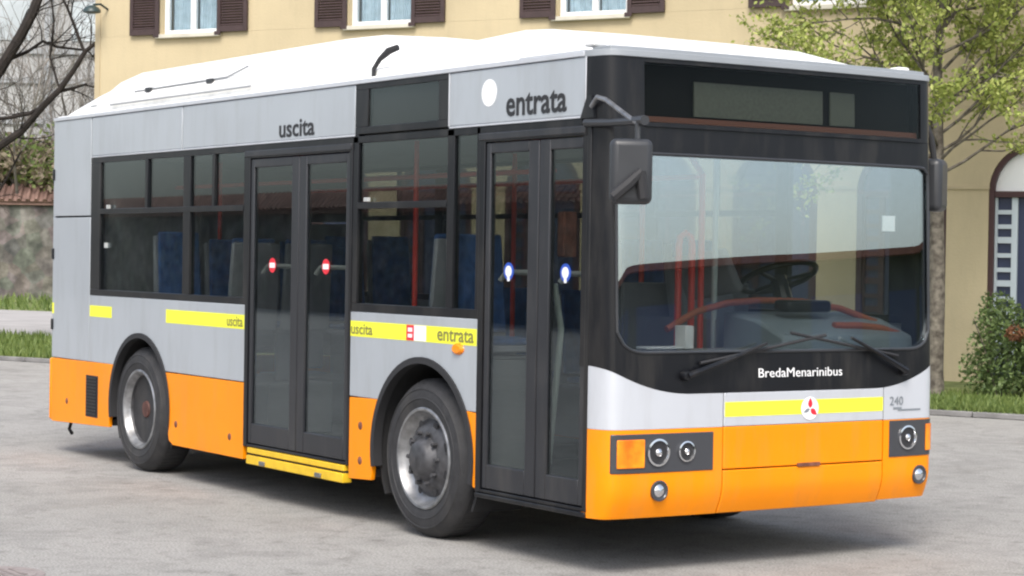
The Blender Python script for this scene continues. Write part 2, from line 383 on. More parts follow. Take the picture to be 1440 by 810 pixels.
for c in WC:
    f = HM()
    f.box(c-WW+.002, c-WW+.09, .10, .18, sz+.002, wz-.002); f.box(c+WW-.09, c+WW-.002, .10, .18, sz+.002, wz-.002)
    f.box(c-WW+.092, c+WW-.092, .10, .18, sz+.002, sz+.08); f.box(c-WW+.092, c+WW-.092, .10, .18, wz-.09, wz-.002)
    f.box(c-.05, c+.05, .095, .175, sz+.082, wz-.092)
    win = f.build('window', 'window white', house, bevel=.006)
    g = HM(); g.box(c-WW+.09, c-.05, .13, .14, sz+.08, wz-.09); g.box(c+.05, c+WW-.09, .13, .14, sz+.08, wz-.09); g.build('pane', 'house glass', win, smooth=0)
    g = HM()
    for sx in (-1, 1):          # curtains in folds
        pts = []
        for i in range(25):
            xx = c+sx*(.06+i*.44/24); pts.append((xx, .22+.02*math.sin(i*1.9)))
        vs = [(p[0], p[1], z) for z in (sz, wz) for p in pts]; g.add(vs, [(i, i+1, i+26, i+25) for i in range(24)])
    g.build('curtain', 'curtain', win)
    g = HM(); g.box(c-WW-.06, c+WW+.06, -.09, .10, sz-.07, sz-.001); g.build('sill', 'stone sill', win, bevel=.008)
    for sx in (-1, 1):
        sh = HM(); a = c+sx*(WW+.01); b = c+sx*(WW+.62)
        x0, x1 = min(a, b), max(a, b)
        sh.box(x0, x0+.07, -.07, -.03, sz-.0, wz); sh.box(x1-.07, x1, -.07, -.03, sz, wz)
        sh.box(x0+.072, x1-.072, -.07, -.03, sz, sz+.1); sh.box(x0+.072, x1-.072, -.07, -.03, wz-.1, wz); sh.box(x0+.072, x1-.072, -.07, -.03, sz+.76, sz+.84)
        z = sz+.11
        while z < wz-.12:
            if not (sz+.74 < z < sz+.84):
                sh.add([(x0+.07, -.064, z), (x1-.07, -.064, z), (x1-.07, -.036, z+.035), (x0+.07, -.036, z+.035), (x0+.07, -.058, z-.004), (x1-.07, -.058, z-.004), (x1-.07, -.03, z+.031), (x0+.07, -.03, z+.031)],
                       [(0,1,2,3), (7,6,5,4), (0,4,5,1), (1,5,6,2), (2,6,7,3), (3,7,4,0)])
            z += .045
        sh.box(x0+.15, x0+.19, -.03, -.001, sz+.2, sz+.24) if 0 else None
        s_ = sh.build('shutter', 'shutter brown', house, smooth=0)
        h = HM(); hx = c+sx*(WW-.02); h.box(min(hx, hx+sx*.12), max(hx, hx+sx*.12), -.10, -.071, sz-.05, sz+.01); h.build('hinge', 'shutter brown', s_, bevel=.004)
for k in range(-5, 8):
    xa, xb = .5-1.9*k, 1.81-1.9*k; cx = (xa+xb)/2
    f = HM()
    n = 20
    def ring(r0, r1, y0, y1):
        o = [(cx-r1*math.cos(math.pi*i/n), zs+r1*math.sin(math.pi*i/n)) for i in range(n+1)]
        q = [(cx-r0*math.cos(math.pi*i/n), zs+r0*math.sin(math.pi*i/n)) for i in range(n, -1, -1)]
        f.prism(o+q, y0, y1)
    ring(ar-.075, ar-.002, .02, .12)
    f.box(xa+.002, xa+.075, .02, .12, .02, zs-.002); f.box(xb-.075, xb-.002, .02, .12, .02, zs-.002)
    f.box(xa+.077, xb-.077, .03, .11, zs-.085, zs-.002)
    d = f.build('arch_window', 'arch brown', house)
    g = HM(); g.box(xa+.31, xa+.39, .07, .12, .3, zs-.087); g.box(xb-.14, xb-.077, .07, .12, .3, zs-.087); g.box(xa+.077, xa+.11, .07, .12, .3, zs-.087)
    z = .4
    while z < 2.55:
        g.box(xa+.112, xa+.308, .08, .115, z, z+.085 if int(z*10) % 3 else z+.06); z += .2
    g.build('glazing_bars', 'pale blind' if k < 1 else 'arch brown', d, smooth=0)
    g = HM(); g.box(xa+.077, xb-.077, .125, .15, .02, zs-.087); g.build('pane', 'navy panel', d, smooth=0)
    g = HM(); g.prism([(cx-(ar-.077)*math.cos(math.pi*i/n), zs+(ar-.077)*math.sin(math.pi*i/n)) for i in range(n+1)], .09, .12)
    g.build('fanlight', 'window white' if k < 1 else 'navy panel', d, smooth=0)
# lamp at the corner of the house
lp = empty('wall_lamp', HT @ Vector((S0+.05, -.15, 5.55)), 'dark green iron wall lamp at the left corner of the yellow house', 'lamp')
cx, cz = S0+.18, 5.83
m1 = HM(); m1.tube([(S0+.25, -.001, cz+.05), (S0+.25, -.2, cz+.12), (S0+.2, -.32, cz+.1)], .02, 8); m1.build('bracket', 'lamp iron', lp)
m1 = HM(); m1.add([], [])
prof = [(0, .09), (.05, .085), (.11, .05), (.15, .0), (.155, -.03), (.12, -.045), (0, -.05)]
m1.lathe((cx, -.34, cz), prof, 24, 'z'); m1.build('lamp_shade', 'lamp iron', lp)

# ------------------------------------------------------------------ stone walls with terracotta coping, pale hall, banks
def bwall(name_loc, P0, P1, h, label, th=.5):
    d = (P1-P0).normalized(); n = Vector((-d.y, d.x, 0)); Ln = (P1-P0).length
    T = Matrix(((d.x, n.x, 0, P0.x), (d.y, n.y, 0, P0.y), (0, 0, 1, 0), (0, 0, 0, 1)))
    e = empty('boundary_wall', (P0+P1)/2, label, 'wall')
    MB(T).box(0, Ln, -th/2, th/2, -.1, h).build('masonry', 'rubble stone', e, smooth=0)
    mb = MB(T)
    mb.prism([(0, h+.002), (Ln, h+.002), (Ln, h+.12), (0, h+.12)], -th/2-.12, th/2+.12)
    mb.add([(0, -th/2-.2, h+.122), (Ln, -th/2-.2, h+.122), (Ln, 0, h+.62), (0, 0, h+.62), (0, th/2+.2, h+.122), (Ln, th/2+.2, h+.122)], [(0,1,2,3), (3,2,5,4), (0,3,4), (1,5,2), (0,4,5,1)])
    u = 0
    while u < Ln:
        for s in (-1, 1): mb.tube([(u+.1, s*(th/2+.21), h+.15), (u+.1, s*.02, h+.65)], .075, 6)
        u += .28
    mb.build('tile_coping', 'terracotta', e)
bwall('', Vector((-80, -19, 0)), Vector((-46, 32, 0)), 3.15, 'old rubble stone boundary wall with terracotta tiled coping behind the bus', .5)
bwall('', Vector((-76, -24, 0)), Vector((14, -24, 0)), 2.9, 'stone wall with tiled coping on the side the bus windows mirror', .5)

# pale hall far left
PD = Vector((.55, .835, 0)); PN = Vector((PD.y, -PD.x, 0)); PO = at(66, 351, 84); PO.z = 0
PT = Matrix(((PD.x, -PN.x, 0, PO.x), (PD.y, -PN.y, 0, PO.y), (0, 0, 1, 0), (0, 0, 0, 1)))
hall = empty('industrial_hall', PO, 'pale grey multi storey building with slab bands seen through bare branches', 'building')
MB(PT).box(-22, 16, 0, 12, 0, 15).build('wall', 'pale facade', hall, smooth=0)
for z in (3.4, 6.8, 8.45, 9.65, 12.9):
    MB(PT).box(-22.1, 16.1, -.12, .1, z, z+.22).build('floor_band', 'pale post', hall, smooth=0)
for i in range(-5, 5):
    MB(PT).box(i*4-.14, i*4+.14, -.3, .05, 0, 15).build('column', 'pale post', hall, smooth=0)
for i in range(-5, 4):
    for z in (4.2, 10.2, 13.2):
        w_ = MB(PT).box(i*4+.9, i*4+3.2, -.05, .02, z, z+1.6).build('window', 'pale window', hall, smooth=0)
MB(PT).box(-22.3, 16.3, -.3, 12.3, 15.01, 15.3).build('roof', 'pale post', hall, smooth=0)

def leafcloud(mb, n, f, s0, s1):
    for _ in range(n):
        p = Vector(f()); s = random.uniform(s0, s1)
        a = Vector((random.gauss(0, 1), random.gauss(0, 1), random.gauss(0, 1))).normalized(); b = a.orthogonal().normalized()
        b = (Matrix.Rotation(random.uniform(0, 6.28), 3, a) @ b); c = a.cross(b)
        mb.add([p-b*s, p-c*s*.55, p+b*s, p+c*s*.55], [(0, 1, 2, 3)])
def ell(c, r):
    def f():
        while True:
            q = Vector((random.uniform(-1, 1), random.uniform(-1, 1), random.uniform(-1, 1)))
            if q.length < 1 and random.random() < .25+q.length: return (c[0]+q.x*r[0], c[1]+q.y*r[1], c[2]+q.z*r[2])
    return f
WD = Vector((34, 51, 0)).normalized()
mb = MB()
for i in range(70):
    u = random.uniform(8, 62); P = Vector((-80, -19, 0))+WD*u+Vector((-WD.y, WD.x, 0))*random.uniform(2, 6)
    mb.cur = 0 if random.random() < .5 else 1
    leafcloud(mb, 520, ell((P.x, P.y, random.uniform(2.6, 4.4)), (2.6, 2.6, random.uniform(1.2, 1.9))), .06, .17)
for i in range(26):
    P = at(random.uniform(-60, 150), 351, random.uniform(66, 73)); mb.cur = 0 if random.random() < .5 else 1
    leafcloud(mb, 700, ell((P.x, P.y, random.uniform(4.2, 4.9)), (1.5, 1.5, random.uniform(.6, .9))), .05, .14)
tag(mb.build('undergrowth', ['bank green', 'bank brown'], smooth=0), kind='stuff')

# unseen long low depot, added so the windscreen has something to mirror
DD = Vector((-.66, .75, 0)).normalized(); DP = Vector((36, 32, 0))
DT_ = Matrix(((DD.x, DD.y, 0, DP.x), (DD.y, -DD.x, 0, DP.y), (0, 0, 1, 0), (0, 0, 0, 1)))
dep = empty('added_depot', DP, 'unseen long low dark depot with brown roof edge, added for the bus windscreen to mirror', 'building')
MB(DT_).box(-55, 55, 0, 14, 0, 4.2).build('wall', 'added depot wall', dep, smooth=0)
MB(DT_).prism([(-55.6, 4.202), (55.6, 4.202), (55.6, 4.40), (-55.6, 4.40)], -.8, 14.8).build('added_eaves', 'rust', dep, smooth=0)
for i in range(-9, 9):
    g_ = MB(DT_).box(i*6+1, i*6+4.6, -.06, .02, .05, 3.2).build('added_gate', 'navy panel', dep, smooth=0)

# ------------------------------------------------------------------ trees
def grow(mb, p, d, L, r, depth, tips, up=.12, spread=.55, nseg=4, kids=3, wob=.12, sides=6, minr=.004):
    pts = [p.copy()]; rs = [r]; q = p.copy(); dd = d.copy()
    for i in range(nseg):
        dd = (dd+Vector((random.gauss(0, wob), random.gauss(0, wob), random.gauss(0, wob)+up))).normalized()
        q = q+dd*(L/nseg); pts.append(q.copy()); rs.append(max(minr*.6, r*(1-.6*(i+1)/nseg)))
    mb.tube(pts, rs, sides if r > .03 else (5 if r > .012 else 3), cap=False)
    if depth == 0: tips += pts[1:]; return
    if depth == 1: tips += pts[2:]
    for k in range(kids+1):
        t = random.uniform(.25, 1) if k else 1
        i = min(nseg-1, int(t*nseg)); P = pts[i]+(pts[min(i+1, nseg)]-pts[i])*random.random()
        if not k: P = pts[-1]
        ax = dd.orthogonal().normalized(); ax = Matrix.Rotation(random.uniform(0, 6.28), 3, dd) @ ax
        nd = (dd+ax*random.uniform(spread*.6, spread*1.5)*(1 if k else .35)).normalized()
        grow(mb, P, nd, L*random.uniform(.55, .8), max(minr, rs[i]*(.62 if k else .85)), depth-1, tips, up, spread, nseg, kids, wob, sides, minr)

tb = Vector((-9.84, 11.1, .05))
tree = empty('young_tree', tb, 'young tree with sparse yellow green spring leaves standing before the house behind the bus', 'tree')
mb = MB(); tips = []
trunk_top = tb+Vector((-.02, 0, 3.1))
mb.tube([tb+Vector((.0, 0, -.1)), tb+Vector((0, 0, .3)), tb+Vector((.02, 0, 1.2)), tb+Vector((-.02, .01, 2.2)), trunk_top], [.14, .108, .098, .088, .075], 14)
mb.build('trunk', 'bark', tree)
random.seed(11)
mb = MB()
lead = [trunk_top, trunk_top+Vector((-.03, 0, 1.0)), trunk_top+Vector((.02, .02, 2.1)), trunk_top+Vector((0, 0, 3.6)), trunk_top+Vector((.03, 0, 4.8))]
mb.tube(lead, [.075, .055, .045, .03, .012], 8)
VR = Vector((.554, .832, 0)); VB = Vector((.832, -.554, 0))
for i in range(52):
    z = -.35+4.2*(i/51)**1.15; a = i*2.4+random.uniform(-.3, .3)
    hd = VR*math.cos(a)+VB*math.sin(a)*.8
    d = (hd*1.0+Vector((0, 0, random.uniform(.3, .75)))).normalized()
    grow(mb, trunk_top+Vector((0, 0, z)), d, random.uniform(1.1, 1.65)*(1-.10*z/3.9), .024, 2, tips, up=.03, spread=.6, kids=3, wob=.13)
mb.build('branches', 'bark', tree)
mb = MB()
random.shuffle(tips)
for p in tips[:7500]:
    n = random.choice((9, 11, 13, 16))
    leafcloud(mb, n, lambda: (p.x+random.gauss(0, .06), p.y+random.gauss(0, .06), p.z+random.gauss(0, .05)), .018, .050)
mb.build('crown', 'fresh leaf', tree, smooth=0)

# bare tree at the left
random.seed(5)
DT = 37.
base = at(-95, 400, DT); base.z = 0.05
bare = empty('bare_tree', base, 'bare dark tree reaching its leafless branches in from the left edge', 'tree')
mb = MB(); tp = []
tp0 = at(-80, 230, DT)
mb.tube([base-Vector((0, 0, .2)), base+Vector((0, 0, .5)), at(-88, 320, DT), tp0, at(-60, 120, DT), at(-40, -60, DT), at(-50, -250, DT)], [.36, .29, .26, .24, .18, .12, .04], 12)
mb.build('trunk', 'dark bark', bare)
mb = MB()
def limb(pts, r0, r1, D=DT, tw=4, tl=.9):
    P = [at(u, v, D+dz) for (u, v, dz) in pts]; k = len(P)
    mb.tube(P, [r0+(r1-r0)*i/(k-1) for i in range(k)], 8)
    for _ in range(tw):
        i = random.randrange(k-1); p = P[i]+(P[i+1]-P[i])*random.random(); d = (P[i+1]-P[i]).normalized()
        ax = Matrix.Rotation(random.uniform(0, 6.28), 3, d) @ d.orthogonal().normalized()
        grow(mb, p, (d*.7+ax*.8).normalized(), random.uniform(.5, 1)*tl, .016, 2, tp, up=.0, spread=.6, kids=2, wob=.15)
limb([(-70, 200, 0), (-30, 140, 0), (0, 98, 0), (28, 52, 0), (46, 18, 0), (60, -20, .3), (90, -90, .6)], .115, .08, tw=7, tl=1.4)
limb([(-85, 300, 0), (-40, 240, 0), (0, 205, 0), (30, 185, 0), (60, 150, 0), (84, 126, 0), (104, 98, .1), (120, 72, .2), (138, 58, .4), (170, 40, .8)], .085, .028, tw=8, tl=1.2)
limb([(62, 150, 0), (40, 160, 0), (10, 166, .1), (-20, 168, .2)], .04, .03, tw=2)
limb([(84, 128, 0), (100, 125, .2), (122, 118, .3)], .035, .02, tw=2)
limb([(10, 85, 0), (40, 72, .4), (60, 58, .6), (80, 66, .8), (115, 70, 1)], .035, .02, tw=5)
limb([(118, 72, .2), (106, 40, .3), (95, 12, .4), (80, -20, .5)], .03, .02, tw=5)
limb([(84, 126, .1), (70, 80, .2), (76, 30, .3), (70, -20, .3)], .022, .014, tw=5)
limb([(-60, 260, .2), (-20, 300, .3), (10, 250, .4), (30, 212, .4)], .03, .015, tw=2)
mb.build('branches', 'dark bark', bare)
# faint thicket of bare trees farther back
for j, (u, D, lab) in enumerate([(20, 60, 'faint grey leafless tree behind the stone wall, nearer the left edge'), (105, 66, 'faint grey leafless tree behind the stone wall, beside the house corner')]):
    b = at(u, 420, D+8); b.z = .05
    t = empty('leafless_tree', b, lab, 'tree')
    mb = MB(); mb.tube([b-Vector((0, 0, .3)), b+Vector((0, 0, 3)), b+Vector((.2, .1, 5))], [.2, .15, .1], 8); mb.build('trunk', 'twig grey', t)
    mb = MB(); dummy = []
    for k in range(9):
        a = k*2.4; grow(mb, b+Vector((0, 0, 2.6+k*.3)), Vector((math.cos(a)*.8, math.sin(a)*.8, .8)).normalized(), 3.0, .07, 3, dummy, up=.06, spread=.6, kids=3, wob=.12, minr=.012)
    mb.build('branches', 'twig grey', t)

# hedge
random.seed(3)
hb = Vector((-8.95, 12.15, .05))
hedge = empty('hedge', hb, 'rounded dark green bush with a few reddish leaves in front of the house', 'bush')
mb = MB()
def hf():
    while True:
        s = random.uniform(-1.02, 3.1); d = random.uniform(-.55, .55); z = random.uniform(.12, 1.5)
        top = 1.36+.09*math.sin(s*4.1)+.07*math.sin(s*9.3+1)
        edge = -.92-.1*math.sin(z*5)
        if s < edge+max(0, (z-1.05))*.6 + max(0, .45-z)*.4: continue
        if z > top-.4*(d/.55)**2: continue
        q = hb+FE*s-FN*d
        return (q.x, q.y, z)
leafcloud(mb, 27000, hf, .018, .042)
mb.cur = 1
for (cs, cz2, nn) in ((-.28, .86, 130), (-.02, 1.0, 45), (.15, .72, 35), (.6, .9, 60)):
    q = hb+FE*cs+FN*.50
    leafcloud(mb, nn, ell((q.x, q.y, cz2), (.14, .14, .10)), .018, .04)
mb.build('foliage', ['hedge leaf', 'red leaf'], hedge, smooth=0)
mb = MB()
for i in range(26):
    p = hb+FE*random.uniform(-.6, 2.8)+FN*random.uniform(-.25, .25); p.z = .03
    mb.tube([p, p+Vector((random.gauss(0, .1), random.gauss(0, .1), .5)), p+Vector((random.gauss(0, .22), random.gauss(0, .22), 1.0))], .014, 5, r1=.006)
mb.build('stems', 'bark', hedge)

# ------------------------------------------------------------------ THE BUS
bus = empty('city_bus', (-4, 0, 0), 'silver and orange low floor city bus with black framed windows and white roof pods', 'bus')
HW = 1.2125; Y = -HW
def xf(y, z):
    a = min(abs(y)/HW, 1.0)
    x = -.04*a**2.5-.14*a**50
    if z > 1.0: x -= (z-1.0)*.035
    if z < .47: x -= ((.47-z)/.15)**1.5*.05
    return x
def patch(y0, y1, lo, hi, off, th, ny=40, nz=10, mb=None):
    mb = mb or MB(); lo_ = lo if callable(lo) else (lambda y: lo); hi_ = hi if callable(hi) else (lambda y: hi)
    vs = []; 
    for layer in (off, off-th):
        for i in range(ny+1):
            q = i/ny; e0 = abs(y0) > 1.15; e1 = abs(y1) > 1.15
            q = q**2 if e0 and not e1 else (1-(1-q)**2 if e1 and not e0 else ((1-math.cos(math.pi*q))/2 if e0 and e1 else q))
            y = y0+(y1-y0)*q; a, b = lo_(y), hi_(y)
            for j in range(nz+1):
                z = a+(b-a)*j/nz; vs.append((xf(y, z)+layer, y, z))
    W_ = nz+1; O = (ny+1)*W_; fs = []
    for i in range(ny):
        for j in range(nz):
            a = i*W_+j; fs.append((a, a+W_, a+W_+1, a+1)); fs.append((a+O, a+1+O, a+W_+1+O, a+W_+O))
    for i in range(ny):
        a = i*W_; fs.append((a, a+O, a+W_+O, a+W_)); a += nz; fs.append((a, a+W_, a+W_+O, a+O))
    for j in range(nz):
        a = j; fs.append((a, a+1, a+1+O, a+O)); a = ny*W_+j; fs.append((a, a+O, a+1+O, a+1))
    return mb.add(vs, fs)
def SB(x0, x1, z0, z1, off=0, th=.03, mb=None, side=-1):
    mb = mb or MB(); ya = side*(HW+off); yb = side*(HW+off-th); return mb.box(x0, x1, min(ya, yb), max(ya, yb), z0, z1)
def arcp(cx, cz, r, t0, t1, n=20): return [(cx+r*math.cos(R(t0+(t1-t0)*i/n)), cz+r*math.sin(R(t0+(t1-t0)*i/n))) for i in range(n+1)]

# --- side skins (both sides; the far side has no doors)
ARC = [(-6.08, .50, .565), (-1.905, .50, .585)]
def skirt_bottom(x): return .265+max(0, (x+4.3))*.018
def sideskin(side):
    ya, yb = side*HW, side*(HW-.03)
    def P(pts, name, m, bevel=.004):
        mb = MB(); mb.prism(pts, ya, yb); return mb.build(name, m, bus, bevel=bevel, smooth=30)
    bz = .80
    # angle at which an arc crosses height z
    def ang(A, z): return math.degrees(math.asin((z-A[1])/A[2]))
    A, B = ARC
    # rear column panels
    P([(-7.90, bz), (-7.095, bz), (-7.095, 1.965), (-7.90, 1.965)], 'side_panel', 'silver paint')
    P([(-7.90, 1.979), (-7.098, 1.979), (-7.098, 2.77), (-7.90, 2.77)], 'side_panel', 'silver paint')
    # waist panel over the rear wheel
    t = ang(A, bz)
    xr_ = -4.285 if side < 0 else -2.79
    P([(-7.087, bz), (A[0]-math.cos(R(t))*A[2], bz)] + arcp(A[0], A[1], A[2], 180-t, t)[1:] + [(xr_, bz), (xr_, 1.335), (-7.087, 1.335)], 'side_panel', 'silver paint')
    # lower orange panels
    zb = .30; tb_ = 180-ang(A, zb) if zb >= A[1] else 180+math.degrees(math.asin((A[1]-zb)/A[2]))
    P([(-7.90, .27), (-7.86, .262), (-6.66, zb)] + [(-6.66, .36)] + [p for p in arcp(A[0], A[1], A[2], 192, 180-t, 10)] [1:] + [(-7.90, bz-.008)], 'skirt_panel', 'orange paint')
    xq = xr_
    P([(-5.535, .335)] + arcp(A[0], A[1], A[2], -10, t, 10) + [(A[0]+math.cos(R(t))*A[2], bz-.008), (xq, bz-.008), (xq, .262), (-5.45, .262), (-5.52, .29)], 'skirt_panel', 'orange paint')
    # middle panel over the front wheel
    tB = ang(B, bz); xe = -1.298
    x0 = -2.785
    P([(x0, bz), (B[0]-math.cos(R(tB))*B[2], bz)] + arcp(B[0], B[1], B[2], 180-tB, tB)[1:] + [(xe, bz), (xe, 1.335), (x0, 1.335)], 'side_panel', 'silver paint')
    P([(x0, .275), (-2.50, .29), (-2.487, .34)] + arcp(B[0], B[1], B[2], 190, 180-tB, 8)[1:] + [(x0, bz-.008)], 'skirt_panel', 'orange paint')
    P([(B[0]+B[2]*math.cos(R(-10))+.004, .37)] + arcp(B[0], B[1], B[2], -8, tB, 8) + [(xe, bz-.008), (xe, .36)], 'skirt_panel', 'orange paint', .002)
    if side > 0:
        P([(-1.29, .34), (-.25, .33), (-.25, bz-.008), (-1.29, bz-.008)], 'skirt_panel', 'orange paint')
        P([(-1.29, bz), (-.25, bz), (-.25, 1.335), (-1.29, 1.335)], 'side_panel', 'silver paint')
    # cove panels above the windows
    cov = [(-7.082, -5.362), (-5.346, -2.765)] if side < 0 else [(-7.087, -5.0), (-4.992, -2.5), (-2.492, -.30)]
    if side < 0: cov.append((-1.635, -.275))
    for a, b in cov:
        P([(a, 2.455), (b, 2.455), (b, 2.77), (a, 2.77)], 'cove_panel', 'silver paint', .008)
sideskin(-1); sideskin(1)
# pale edge trims of the cove
mb = MB()
for a, b in ((-7.087, -2.765), (-1.635, -.275)): SB(a, b, 2.443, 2.4545, .004, .03, mb)
SB(-1.645, -1.636, 2.455, 2.77, .004, .03, mb); SB(-.274, -.262, 2.455, 2.77, .004, .03, mb)
SB(-7.9, -.28, 2.772, 2.80, .008, .06, mb); SB(-7.9, -.28, 2.772, 2.80, .008, .06, mb, 1)
mb.build('cove_trim', 'lightened silver paint', bus, bevel=.003)
for side in (-1, 1): SB(-7.05, -.32, 2.46, 2.765, -.034, .01, None, side).build('cove_backing', 'seam black', bus, smooth=0)
SB(-7.88, -7.0, .82, 2.76, -.034, .008).build('panel_backing', 'seam black', bus, smooth=0)
# arch lips and liners
for side in (-1, 1):
    for (cx, cz, r) in ARC:
        mb = MB(); o = arcp(cx, cz, r+.004, -12, 192, 30); i_ = arcp(cx, cz, r-.035, 192, -12, 30)
        mb.prism(o+i_, side*(HW+.012), side*(HW-.05)); mb.build('wheel_arch', 'seam black', bus)
        mb = MB(); o = arcp(cx, cz, r-.002, -30, 210, 30); i_ = arcp(cx, cz, r-.02, 210, -30, 30)
        mb.prism(o+i_, side*(HW-.052), side*.84); mb.prism(arcp(cx, cz, r-.002, -30, 210, 30), side*.84, side*.82)
        mb.build('wheel_housing', 'underbody black', bus)
# structure frame: black window surrounds
def glazed(side):
    b = MB(); 
    S = lambda x0, x1, z0, z1, off=-.002, th=.045: SB(x0, x1, z0, z1, off, th, b, side)
    S(-7.09, -.30, 2.40, 2.442); 
    S(-7.09, -4.285 if side < 0 else -.3, 1.337, 1.385)
    S(-7.09, -6.90, 1.385, 2.40)
    if side < 0:
        S(-5.33, -5.21, 1.385, 2.40); S(-4.33, -4.285, 1.385, 2.40)
        S(-6.90, -4.33, 1.99, 2.03, .002, .04); S(-6.02, -5.97, 2.03, 2.40, .0, .03); S(-4.84, -4.80, 2.03, 2.40, .0, .03)
        S(-2.785, -1.298, 1.337, 1.39); S(-2.785, -2.72, 1.39, 2.455); S(-1.655, -1.58, 1.39, 2.44); S(-1.335, -1.298, 1.39, 2.44)
        S(-2.72, -1.655, 1.985, 2.025, .002, .04)
    else:
        for a in (-5.6, -4.2, -2.8, -1.4): S(a-.06, a+.06, 1.385, 2.40)
        for a, c in ((-6.9, -5.66), (-5.54, -4.26), (-4.14, -2.86), (-2.74, -1.46)):
            S(a, c, 1.99, 2.03, .002, .04); S((a+c)/2-.02, (a+c)/2+.02, 2.03, 2.4, 0, .03)
        S(-.42, -.3, 1.385, 2.4)
    return b.build('window_frame', 'black trim', bus, bevel=.003)
for side in (-1, 1):
    glazed(side)
    wins = [(-6.90, -5.33), (-5.21, -4.33), (-2.72, -1.655), (-1.58, -1.335)] if side < 0 else [(-6.9, -5.66), (-5.54, -4.26), (-4.14, -2.86), (-2.74, -1.46), (-1.34, -.42)]
    for a, c in wins:
        SB(a, c, 1.387, 2.40, -.018, .006, None, side).build('window', 'side glass' if side < 0 else ('cab glass' if a > -1.4 else 'far glass'), bus, smooth=0)
# window catches
mb = MB(); SB(-6.74, -6.70, 2.03, 2.06, .012, .02, mb); SB(-2.62, -2.57, 2.03, 2.055, .012, .02, mb); SB(-6.8, -6.77, 1.72, 1.76, .0, .02, mb)
mb.build('window_catch', 'interior light', bus)
# side destination display
f = MB(); SB(-2.76, -1.65, 2.455, 2.50, .0, .05, f); SB(-2.76, -1.65, 2.735, 2.77, .0, .05, f); SB(-2.76, -2.60, 2.50, 2.735, 0, .05, f); SB(-1.76, -1.65, 2.50, 2.735, 0, .05, f)
sd = f.build('side_display', 'black trim', bus, bevel=.003)
SB(-2.60, -1.76, 2.50, 2.735, -.05, .01).build('display_back', 'display dark', sd, smooth=0)
SB(-2.50, -1.84, 2.53, 2.705, -.035, .01).build('matrix', 'display matrix', sd, smooth=0)
SB(-2.60, -1.76, 2.50, 2.735, -.008, .004).build('display_glass', 'display glass', sd, smooth=0)
# doors
def doorway(x0, x1, zb, zt, xm, stick):
    fr = MB(); SB(x0, x0+.055, zb, zt, .004, .07, fr); SB(x1-.035, x1, zb, zt, .004, .07, fr); SB(x0+.055, x1-.035, zt-.05, zt, .004, .07, fr); SB(x0+.055, x1-.035, zb, zb+.02, .004, .07, fr)
    fr.build('door_frame', 'black trim', bus, bevel=.004)
    for (a, b) in ((x0+.06, xm-.004), (xm+.004, x1-.04)):
        z0 = zb+.025; z1 = zt-.055; st = .055 if a < xm-.01 else .055
        stl = (.045, .10) if b < xm+.01 else (.10, .045)
        L = MB(); SB(a, a+stl[0], z0, z1, -.004, .04, L); SB(b-stl[1], b, z0, z1, -.004, .04, L)
        SB(a+stl[0], b-stl[1], z1-.06, z1, -.004, .04, L); SB(a+stl[0], b-stl[1], z0, z0+.14, -.004, .04, L)
        d = L.build('door', 'door grey', bus, bevel=.006)
        SB(a+stl[0], b-stl[1], z0+.14, z1-.06, -.018, .006).build('pane', 'side glass', d, smooth=0)
        c = (a+stl[0]+b-stl[1])/2
        h = MB(); h.tube([(a+stl[0]+.01, Y+.075, 1.56), (a+stl[0]+.04, Y+.10, 1.61), (b-stl[1]-.04, Y+.10, 1.61), (b-stl[1]-.01, Y+.075, 1.56)], .016, 8); h.build('grab_rail', 'interior light', d)
        s = MB(); s.lathe((c, Y+.012, 1.615), [(0, -.002), (.050, -.002), (.050, .0), (0, 0)], 28); st_ = s.build('sticker', 'red film' if stick == 'red' else 'blue film', d)
        s = MB()
        if stick == 'red': SB(c-.038, c+.038, 1.598, 1.632, -.009, .0015, s); 
        else: s.lathe((c, Y+.0095, 1.615), [(0, -.001), (.032, -.001), (.032, .0), (0, 0)], 20); SB(c-.012, c+.012, 1.56, 1.60, -.009, .0015, s)
        s.build('symbol', 'white film', st_, smooth=0)
doorway(-4.283, -2.787, .355, 2.40, -3.515, 'red')
doorway(-1.296, -.205, .345, 2.40, -.70, 'blue')
# door header with rubber strip
for a, b in ((-4.30, -2.79), (-1.30, -.25)): SB(a, b, 2.36, 2.402, .012, .03).build('door_header', 'door grey', bus, bevel=.006)
# folding ramp below the rear door
rm = MB(); SB(-4.20, -2.83, .315, .352, .012, .06, rm); SB(-4.20, -2.83, .24, .30, .018, .07, rm)
ramp = rm.build('wheelchair_ramp', 'ramp yellow', bus, bevel=.004)
mb = MB(); SB(-4.20, -2.83, .302, .313, -.002, .05, mb); mb.build('slot', 'seam black', ramp)
for x in (-3.95, -3.15): mb = MB(); SB(x-.04, x+.04, .245, .275, .028, .012, mb); mb.build('bracket', 'rim metal', ramp, bevel=.003)
mb = MB(); SB(-1.29, -.21, .315, .343, .01, .06, mb); mb.build('door_sill', 'black trim', bus, bevel=.006)
